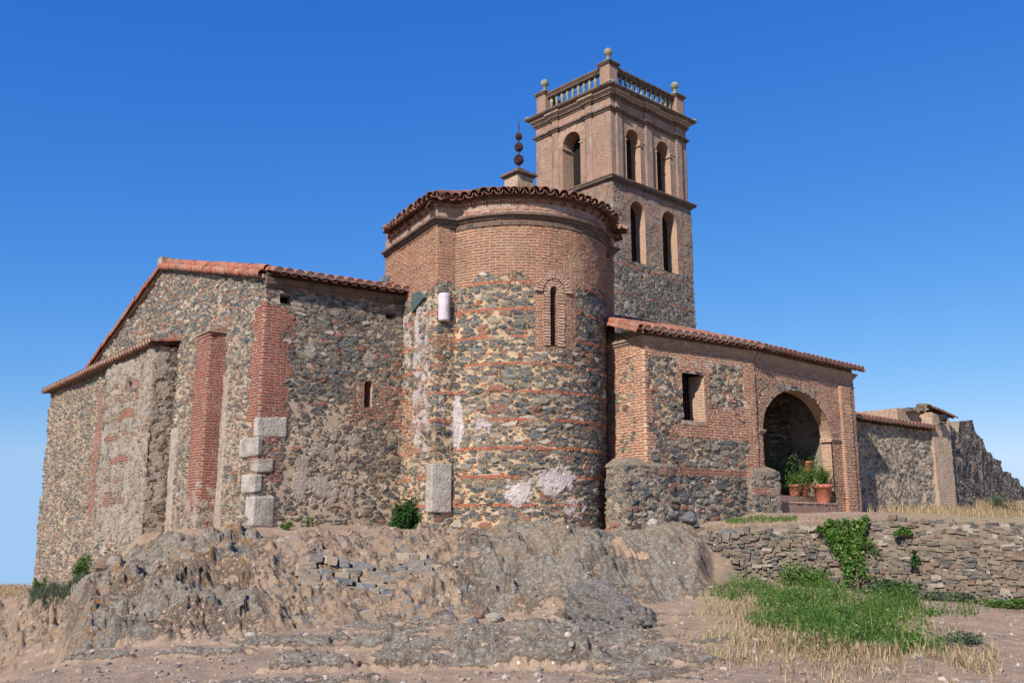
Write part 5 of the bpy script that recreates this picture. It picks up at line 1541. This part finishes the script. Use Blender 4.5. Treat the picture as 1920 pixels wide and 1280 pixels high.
STN = [((-3.75, 14.0), (.09, .06, .06), "small pale stone at the foot of the bank near the left grey rock", 'plaincut'),
       ((-.62, 15.3), (.15, .10, .10), "dark slate block on the path, front one of a group of three", 'slate'),
       ((-.28, 15.6), (.16, .10, .085), "brown flat block on the path, right one of a group of three", 'bankstone'),
       ((-.50, 15.85), (.17, .11, .14), "grey upright block on the path, rear one of a group of three", 'drystone'),
       ((2.93, 19.75), (.13, .12, .11), "pale orange round stone on the rock edge below the annex plinth", 'plaincut'),
       ((4.6, 20.3), (.26, .14, .10), "dark slate block lying on the terrace below the plinth", 'slate'),
       ((3.85, 20.6), (.22, .16, .16), "pointed grey slate stone at the terrace edge below the plinth", 'slate'),
       ((-5.35, 19.0), (.20, .15, .14), "dark stone against the foot of the white corner blocks", 'slate'),
       ((-9.15, 21.9), (.40, .28, .22), "brown weathered boulder beside the green shrub at the left wall", 'drystone'),
       ((-8.75, 21.2), (.32, .22, .16), "flat pale boulder below the brown one at the left wall", 'bankstone'),
       ((3.05, 12.2), (.07, .06, .06), "round pale stone in the dry grass at the path edge", 'plaincut')]
M['slate'] = stone_mat('slate_block', [(0, (.085, .095, .105)), (.5, (.12, .125, .13))], (.22, .21, .19))
for k, ((x, y), dm, lb, mt) in enumerate(STN):
    boulder("loose_stone", (x, y, gz(x, y) + dm[2] * .45), dm, k * 1.3, 30 + k, lb, sub=3, rough=.30, mat=M[mt], cat="stone")

def gravel():
    V0, F0 = ico(1); F0 = np.array(F0); rs = np.random.default_rng(5)
    n = 5200
    t = rs.uniform(-.6, .62, n); d = 9.2 + 9.5 * rs.random(n) ** 1.25
    x, y = t * d, d
    z = ground_z(x, y)[0]
    s = .007 + .045 * rs.random(n) ** 5 + .007 * rs.random(n)
    V = []; F = []
    for i in range(n):
        q = V0 * (1 + .35 * (rs.random((len(V0), 1)) - .5)) * np.array([1, rs.uniform(.6, 1), rs.uniform(.4, .8)]) * s[i]
        a = rs.uniform(0, 6.28); q = np.stack([q[:, 0] * math.cos(a) - q[:, 1] * math.sin(a), q[:, 0] * math.sin(a) + q[:, 1] * math.cos(a), q[:, 2]], 1)
        V.append(q + np.array([x[i], y[i], z[i] + s[i] * .2])); F.append(F0 + i * len(V0))
    mesh_obj("gravel", np.concatenate(V), np.concatenate(F), stone_mat('pebbles', [(0, (.36, .28, .21)), (.3, (.28, .205, .15)), (.5, (.18, .16, .145)), (.76, (.50, .43, .36)), (.84, (.31, .20, .145))], (.34, .265, .20)),
             None, False, label="scattered small pebbles on the dry earth path", cat="gravel", kind="stuff")
gravel()

# ------------------------------------------------------------------ plants
def leaf_mat(name, stops, trans=.35):
    k = NT(name); g = k.n("NewGeometry")
    c = k.ramp(g.outputs['Random Per Island'], stops)
    d = k.n("BsdfPrincipled"); k.put(d.inputs['Base Color'], c); d.inputs['Roughness'].default_value = .6; d.inputs['Specular IOR Level'].default_value = .25
    tr = k.n("BsdfTranslucent"); k.put(tr.inputs[0], c)
    m = k.n("MixShader"); m.inputs[0].default_value = trans
    k.t.links.new(d.outputs[0], m.inputs[1]); k.t.links.new(tr.outputs[0], m.inputs[2]); k.t.links.new(m.outputs[0], k.out.inputs[0])
    return k.m
M['leaf'] = leaf_mat('green_leaf', [(0, (.045, .115, .018)), (.5, (.08, .175, .028)), (.8, (.13, .23, .04)), (.92, (.20, .26, .07)), (1, (.34, .30, .11))])
M['darkleaf'] = leaf_mat('dark_leaf', [(0, (.02, .06, .015)), (.6, (.04, .105, .022)), (1, (.075, .16, .035))])
M['greyleaf'] = leaf_mat('grey_green_leaf', [(0, (.07, .10, .055)), (.6, (.11, .14, .08)), (1, (.17, .19, .12))])
M['straw'] = leaf_mat('dry_straw', [(0, (.30, .21, .11)), (.4, (.40, .29, .155)), (.8, (.47, .36, .20)), (1, (.22, .16, .085))], .25)
M['stem'] = rough_mat('plant_stem', (.10, .08, .045), (.14, .11, .06), 20)

def leaves(C, size, rs, up=.3, aspect=.55, fold=.25):
    """C (n,3) leaf centres -> folded diamond leaves facing random directions"""
    n = len(C)
    nr = rs.normal(size=(n, 3)); nr[:, 2] = np.abs(nr[:, 2]) + up; nr /= np.linalg.norm(nr, axis=1)[:, None]
    a = rs.normal(size=(n, 3)); a -= nr * (a * nr).sum(1)[:, None]; a /= np.linalg.norm(a, axis=1)[:, None]
    b = np.cross(nr, a)
    s = (size * rs.uniform(.6, 1.3, n))[:, None]
    V = np.stack([C - a * s, C + b * s * aspect + nr * s * fold, C + a * s, C - b * s * aspect + nr * s * fold], 1).reshape(-1, 3)
    i = np.arange(n)[:, None] * 4
    F = np.concatenate([i + [0, 1, 2], i + [0, 2, 3]], 1).reshape(-1, 3)
    return V, F
def blades(P, H, lean, w, rs):
    n = len(P)
    a = rs.uniform(0, 6.283, n); dv = np.stack([np.cos(a), np.sin(a), 0 * a], 1)
    sv = np.stack([-np.sin(a), np.cos(a), 0 * a], 1) * w
    H = H[:, None]; L = (lean * rs.uniform(.2, 1.4, n))[:, None]
    m = P + dv * H * L * .35 + np.array([0, 0, 1]) * H * .6
    t = P + dv * H * L * 1.1 + np.array([0, 0, 1]) * H * (1 - .25 * L)
    V = np.stack([P - sv, P + sv, m + sv * .7, m - sv * .7, t], 1).reshape(-1, 3)
    i = np.arange(n)[:, None] * 5
    return V, np.concatenate([i + [0, 1, 2], i + [0, 2, 3], i + [3, 2, 4]], 1).reshape(-1, 3)
def bush(name, c, rad, n, size, mat, label, seed, cat="bush", clumps=14, stems=7, group=None, hang=0.0):
    rs = np.random.default_rng(seed)
    root = empty(name, c, label, cat, group)
    cc = rs.normal(size=(clumps, 3)); cc /= np.linalg.norm(cc, axis=1)[:, None]; cc *= rs.uniform(.25, .85, (clumps, 1)); cc[:, 2] = np.abs(cc[:, 2]) * 1.0 + .1
    k = rs.integers(0, clumps, n)
    q = rs.normal(size=(n, 3)); q /= np.linalg.norm(q, axis=1)[:, None]; q *= (rs.random((n, 1)) ** .45) * rs.uniform(.22, .48, (clumps, 1))[k]
    P = (cc[k] + q); P[:, 2] = np.maximum(P[:, 2], .02)
    P = P * np.array(rad) + np.array(c)
    V, F = leaves(P, size, rs)
    mesh_obj("foliage", V, F, mat, root)
    mb = MB()
    for i in range(stems):
        e = cc[i % clumps] * np.array(rad) * .9
        mb.tube(tuple(c), tuple(np.array(c) + e), .012, .004, 5)
    mb.build("stem", M['stem'], root)
    return root
bush("fig_bush", (-2.36, 21.45, gz(-2.36, 21.45) - .02), (.40, .36, .78), 2600, .042, M['darkleaf'], "dense dark green bush in the corner between nave wall and apse", 1)
bush("weed_clump", (-4.72, 20.0, gz(-4.72, 20.0)), (.20, .16, .22), 420, .026, M['leaf'], "small green weed on the ground right of the white corner blocks", 2, "weed", 8, 4)
bush("weed_sprig", (-4.43, 20.75, gz(-4.43, 20.75)), (.09, .08, .38), 160, .026, M['leaf'], "thin upright green sprig at the foot of the nave wall", 3, "weed", 6, 2)
bush("green_shrub", (-11.2, 25.0, gz(-11.2, 25.0)), (.36, .34, .58), 1300, .040, M['leaf'], "rounded green shrub at the foot of the left plastered wall", 4)
bush("weed_clump", (-13.45, 27.4, gz(-13.45, 27.4)), (.22, .2, .48), 420, .04, M['leaf'], "small green weed near the far left corner of the building", 5, "weed", 8, 3)
bush("grey_shrub", (6.05, 12.9, gz(6.05, 12.9)), (.42, .30, .15), 700, .024, M['greyleaf'], "low grey green shrub at the right edge of the grass patch", 6)
bush("broom_shrub", (16.6, 32.0, gz(16.6, 32.0)), (.6, .5, .8), 1200, .035, M['greyleaf'], "dull olive shrub at the foot of the dark rampart", 7)

# ivy hanging over the retaining wall
def ivy():
    rs = np.random.default_rng(11)
    u0 = 3.9
    root = empty("ivy_plant", (5.9, 19.0, -1.1), "bright green ivy hanging down over the dry stone wall", "ivy")
    P = []
    strands = [(4.18 + rs.uniform(-.30, .32), rs.uniform(-.02, .10), rs.uniform(.5, 1.25)) for _ in range(70)]
    for u, top, ln in strands:
        for k in range(46):
            f = rs.random(); uu = u + (rs.random() - .5) * .16 + .12 * math.sin(f * 5 + u * 9) + .10 * f
            c, d = rw_at(uu); n = np.array([d[1], -d[0]]); z = rz1(uu) + top - f * ln
            off = .05 + .13 * rs.random() - .10 * (z + 1)
            if z > -1.12: P.append([c[0] + n[0] * off, c[1] + n[1] * off, z])
    V, F = leaves(np.array(P), .036, rs, up=.1, aspect=.7)
    mesh_obj("foliage", V, F, M['leaf'], root)
    mb = MB(); c, d = rw_at(4.3); n = np.array([d[1], -d[0]])
    mb.tube((c[0] + n[0] * .1, c[1] + n[1] * .1, -1.2), (c[0] + n[0] * .03, c[1] + n[1] * .03, -.05), .03, .015, 6)
    mb.build("stem", M['stem'], root)
ivy()
def wall_bush(u, out, rad, n, mat, label, seed, name="weed_clump", dz=0.0):
    c, d = rw_at(u); nn = np.array([d[1], -d[0]]); p = c + nn * out
    z = gb_(p[0], p[1]) + dz
    return bush(name, (p[0], p[1], z), rad, n, .03, mat, label, seed, "weed", 16, 6)
wall_bush(3.35, .25, (.75, .35, .42), 2600, M['leaf'], "broad bank of green weeds at the wall foot, left of the ivy", 21)
wall_bush(4.95, .25, (.62, .34, .30), 1500, M['darkleaf'], "dark green weeds at the wall foot, just right of the ivy", 22)
wall_bush(5.85, .25, (.85, .30, .20), 1100, M['greyleaf'], "sparse dull weeds against the wall, second clump right of the ivy", 23)
wall_bush(6.85, .2, (.60, .24, .20), 800, M['leaf'], "green weeds at the wall foot, farthest right of the ivy", 24)
wall_bush(5.15, .03, (.22, .12, .16), 500, M['leaf'], "green tuft growing out of the wall top right of the ivy", 25, "wall_tuft", 1.12)
wall_bush(3.65, .02, (.12, .08, .12), 220, M['leaf'], "tiny green tuft on the wall top left of the ivy", 26, "wall_tuft", 1.05)
wall_bush(5.35, .06, (.10, .07, .30), 240, M['darkleaf'], "dark trailing tuft halfway up the wall right of the ivy", 27, "wall_tuft", .55)

def scatter(n, tmin, tmax, dmin, dmax, rs):
    t = rs.uniform(tmin, tmax, n); d = rs.uniform(dmin, dmax, n); return t * d, d
def dens(x, y, cx, cy, rx, ry, seed, rot=0.0):
    ca, sa = math.cos(rot), math.sin(rot)
    q = np.hypot(((x - cx) * ca + (y - cy) * sa) / rx, (-(x - cx) * sa + (y - cy) * ca) / ry)
    return np.clip(1.35 - q + (fbm(x * 1.6, y * 1.6, 3, seed) - .5) * 1.5, 0, 1)
def grass():
    rs = np.random.default_rng(3)
    # dry straw
    x, y = scatter(52000, .15, .50, 9.5, 19.0, rs)
    p = np.maximum(dens(x, y, 3.9, 12.4, 1.9, 2.3, 5, -.2), .8 * dens(x, y, 4.6, 16.0, 1.5, 2.2, 6)) * sm(.155, .26, x / y + .10 * (fbm(x * 1.4, y * 1.4, 4, 44) - .5))
    k = rs.random(len(x)) < p ** 1.5 * .7
    x, y = x[k], y[k]; z = ground_z(x, y)[0]
    tuft = fbm(x * 2.2, y * 2.2, 3, 8)
    V, F = blades(np.stack([x, y, z - .01], 1), rs.uniform(.05, .18, len(x)) * (.35 + 1.4 * tuft), .9, .0068, rs)
    mesh_obj("dry_grass", V, F, M['straw'], None, label="patch of dry straw coloured grass beside the path", cat="grass", kind="stuff")
    # green weeds
    x, y = scatter(110000, .19, .50, 10.5, 19.2, rs)
    p = np.maximum.reduce([dens(x, y, 4.85, 15.4, 1.0, 2.7, 15, -.25), .9 * dens(x, y, 4.7, 12.6, .9, .9, 16), .9 * dens(x, y, 6.2, 16.9, 1.3, 1.0, 17), .9 * dens(x, y, 4.3, 18.0, 1.2, .9, 18)])
    k = rs.random(len(x)) < p ** 1.2 * .62 * sm(.36, .50, fbm(x * 2.6, y * 2.0, 3, 47) + .06) * sm(.19, .27, x / y + .10 * (fbm(x * 1.7, y * 1.7, 3, 45) - .5))
    x, y = x[k], y[k]; z = ground_z(x, y)[0]
    tuft = np.clip((fbm(x * 2.4, y * 2.4, 3, 18) - .3) * 2.2, .1, 1)
    V, F = leaves(np.stack([x, y, z + rs.random(len(x)) ** .8 * .34 * tuft], 1), .024, rs, .2)
    V2, F2 = blades(np.stack([x, y, z], 1)[::3], rs.uniform(.10, .40, len(x[::3])) * (.35 + tuft[::3]), .6, .006, rs)
    mesh_obj("green_weeds", np.concatenate([V, V2]), np.concatenate([np.pad(F, 0), F2 + len(V)]), M['leaf'], None, label="low green weeds spreading down from the dry stone wall", cat="weeds", kind="stuff")
    # dry growth on the terrace and below the rampart
    xs, ys, hs2 = [], [], []
    for (n, a, b, c, d, h) in ((2600, .36, .55, 26, 31.5, .35), (2600, .49, .57, 31.5, 37, .5), (350, .20, .34, 20.4, 22.0, .10), (500, .38, .52, 19.8, 25, .09)):
        X, Y = scatter(n, a, b, c, d, rs); k = fbm(X * .9, Y * .9, 3, 9) > .46
        xs.append(X[k]); ys.append(Y[k]); hs2.append(h * rs.uniform(.4, 1.1, k.sum()))
    x, y, h = map(np.concatenate, (xs, ys, hs2)); z = ground_z(x, y)[0]
    V, F = blades(np.stack([x, y, z - .01], 1), h, .7, .009, rs)
    mesh_obj("dry_grass", V, F, M['straw'], None, label="thin dry grass on the terrace below the yard wall and rampart", cat="grass", kind="stuff")
    X, Y = scatter(1500, .225, .30, 21.0, 22.8, rs); k = dens(X, Y, 5.75, 21.9, .8, .5, 31) > .35; x, y = X[k], Y[k]; z = ground_z(x, y)[0]
    V, F = blades(np.stack([x, y, z - .01], 1), rs.uniform(.06, .16, len(x)), .7, .007, rs)
    mesh_obj("green_grass", V, F, M['leaf'], None, label="strip of green grass on the terrace below the plinth corner", cat="grass", kind="stuff")
    X, Y = scatter(5200, -.62, -.50, 22.8, 34, rs); k = fbm(X * .6, Y * .6, 3, 29) > .5; x, y = X[k], Y[k]; z = ground_z(x, y)[0]
    V, F = blades(np.stack([x, y, z - .01], 1), rs.uniform(.04, .16, len(x)), .9, .009, rs)
    mesh_obj("dry_grass", V, F, M['straw'], None, label="sparse dry grass on the bare flat ground at the far left", cat="grass", kind="stuff")
    # feathery grass on the far left slope
    X, Y = scatter(5000, -.50, -.445, 20.5, 25, rs); k = dens(X, Y, -10.9, 22.9, .8, 1.4, 33, .3) > .3; x, y = X[k], Y[k]; z = ground_z(x, y)[0]
    V, F = blades(np.stack([x, y, z - .01], 1), rs.uniform(.10, .34, len(x)), .9, .007, rs)
    mesh_obj("feathery_grass", V, F, M['greyleaf'], None, label="soft grey green grass on the slope left of the grey rock", cat="grass", kind="stuff")
grass()

# ------------------------------------------------------------------ potted plants in the porch
def potted(c, r, h, label, seed, plant, mat='terracotta'):
    root = empty("potted_plant", c, label, "potted plant", "potted plants on the porch steps")
    mb = MB(); mb.lathe(c, [(r * .66, 0), (r * .70, .02), (r * .90, h * .80), (r * 1.02, h * .81), (r * 1.04, h * .97), (r * .98, h), (r * .88, h * .99), (r * .84, h * .90)], 24)
    mb.build("pot", M[mat], root, True)
    mb = MB(); mb.lathe((c[0], c[1], c[2] + h * .86), [(r * .86, 0), (r * .5, .015), (.01, .02)], 16); mb.build("potting_soil", M['soil'], root)
    rs = np.random.default_rng(seed); b = np.array([c[0], c[1], c[2] + h * .9])
    kind, H, n = plant
    if kind == 'fern':
        P = []
        for i in range(n):
            a = rs.uniform(0, 6.28); L = H * rs.uniform(.5, 1.0); lift = rs.uniform(.5, 1.5)
            for k in range(16):
                f = (k + 1) / 16
                P.append(b + np.array([math.cos(a) * L * f * .62, math.sin(a) * L * f * .62, L * (lift * f - .95 * f * f)]) + rs.normal(size=3) * .018 * (1 - f * .4))
        V, F = leaves(np.array(P), .032, rs, .3, .35)
    else:
        P = b + rs.normal(size=(n, 3)) * np.array([.02, .02, 0]); V, F = blades(P, rs.uniform(.5, 1.0, n) * H, .9, .016, rs)
    mesh_obj("foliage", V, F, M['leaf'], root)
    mb = MB()
    for i in range(5):
        a = i * 1.3; mb.tube(tuple(b - [0, 0, .05]), tuple(b + np.array([math.cos(a) * .07, math.sin(a) * .07, H * .45])), .006, .003, 5)
    mb.build("stem", M['stem'], root)
    return root
def pp(u, inn, z): q = PO + DP * u - NP * inn; return (q[0], q[1], z)
potted(pp(3.18, .10, .675), .27, .50, "large terracotta pot with spiky plant on the lower step, rightmost", 1, ('spiky', .70, 120))
potted(pp(2.45, .52, .865), .18, .30, "small red pot with drooping fern on the upper step, second from the left", 2, ('fern', .75, 90), 'terracotta')
potted(pp(2.86, .52, .865), .19, .34, "tall bushy fern in a pot behind the two front pots", 3, ('fern', 1.55, 210), 'terracotta')
potted(pp(2.22, .95, .865), .17, .30, "little red pot with a low plant at the left end of the row", 4, ('spiky', .35, 40), 'terracotta')
# pot fixed to the right hand wall
q = pp(3.55, .75, 1.55)
root = empty("wall_pot", q, "small brown pot hung on the porch side wall above the other plants", "pot")
mb = MB(); mb.lathe(q, [(.10, 0), (.13, .03), (.16, .24), (.18, .25), (.18, .31), (.15, .31)], 20); mb.build("pot", M['terracotta'], root, True)
mb = MB(); mb.tube(q, (np.array(q) + v3(DP) * .3).tolist(), .012, None, 6); mb.build("bracket", M['iron'], root)
rs_ = np.random.default_rng(8)
V, F = leaves(np.array(q) + np.array([0, 0, .42]) + rs_.normal(size=(160, 3)) * np.array([.12, .12, .14]), .035, rs_); mesh_obj("foliage", V, F, M['darkleaf'], root)

# ------------------------------------------------------------------ floodlights
def floodlight(c, d, up, label):
    root = empty("floodlight", tuple(c), label, "floodlight")
    d = np.array(d) / np.linalg.norm(d); s = np.cross(d, [0, 0, 1.0]); s = s / np.linalg.norm(s)
    c = np.array(c); mb = MB()
    a = np.array([0, 0, 1.0]) * .9 - d * .3; a /= np.linalg.norm(a); f = np.cross(s, a)
    mb.box(c, s, f, a, (-.17, -.02, -.12), (.17, .05, .12)); mb.box(c + f * -.02, s, f, a, (-.13, -.09, -.09), (.13, .0, .09)); mb.build("housing", up, root)
    mb = MB(); mb.box(c + f * .05, s, f, a, (-.15, 0, -.10), (.15, .006, .10)); mb.build("front_glass", M['dark'], root)
    mb = MB(); mb.box(c, s, f, a, (-.19, -.015, -.02), (-.172, .015, .02)); mb.box(c, s, f, a, (.172, -.015, -.02), (.19, .015, .02))
    mb.box(c - np.array([0, 0, .18]), s, f, (0, 0, 1), (-.19, -.02, -.012), (.19, .02, .012)); mb.box(c, s, f, (0, 0, 1), (-.19, -.012, -.18), (-.175, .012, .02)); mb.box(c, s, f, (0, 0, 1), (.175, -.012, -.18), (.19, .012, .02))
    mb.tube(c - np.array([0, 0, .18]), c - np.array([0, 0, .22]) - d * .22, .02, None, 8)
    mb.build("bracket", up, root)
fq = Y1 + DW * .35 + NW * .32
floodlight((fq[0], fq[1], 3.72), (NW[0], NW[1], 0), M['blackmetal'], "small black floodlight on the pale end pier of the outbuilding")
lq = P1 + E2 * 2.75 + np.array([-E2[1], E2[0]]) * -.0
nl = np.array([-.8746, -.4848]); lq = P1 + E2 * 2.7 + nl * .22
floodlight((lq[0], lq[1], 6.15), (nl[0], nl[1], 0), M['greymetal'], "grey floodlight on the left side wall of the apse block above the nave roof")
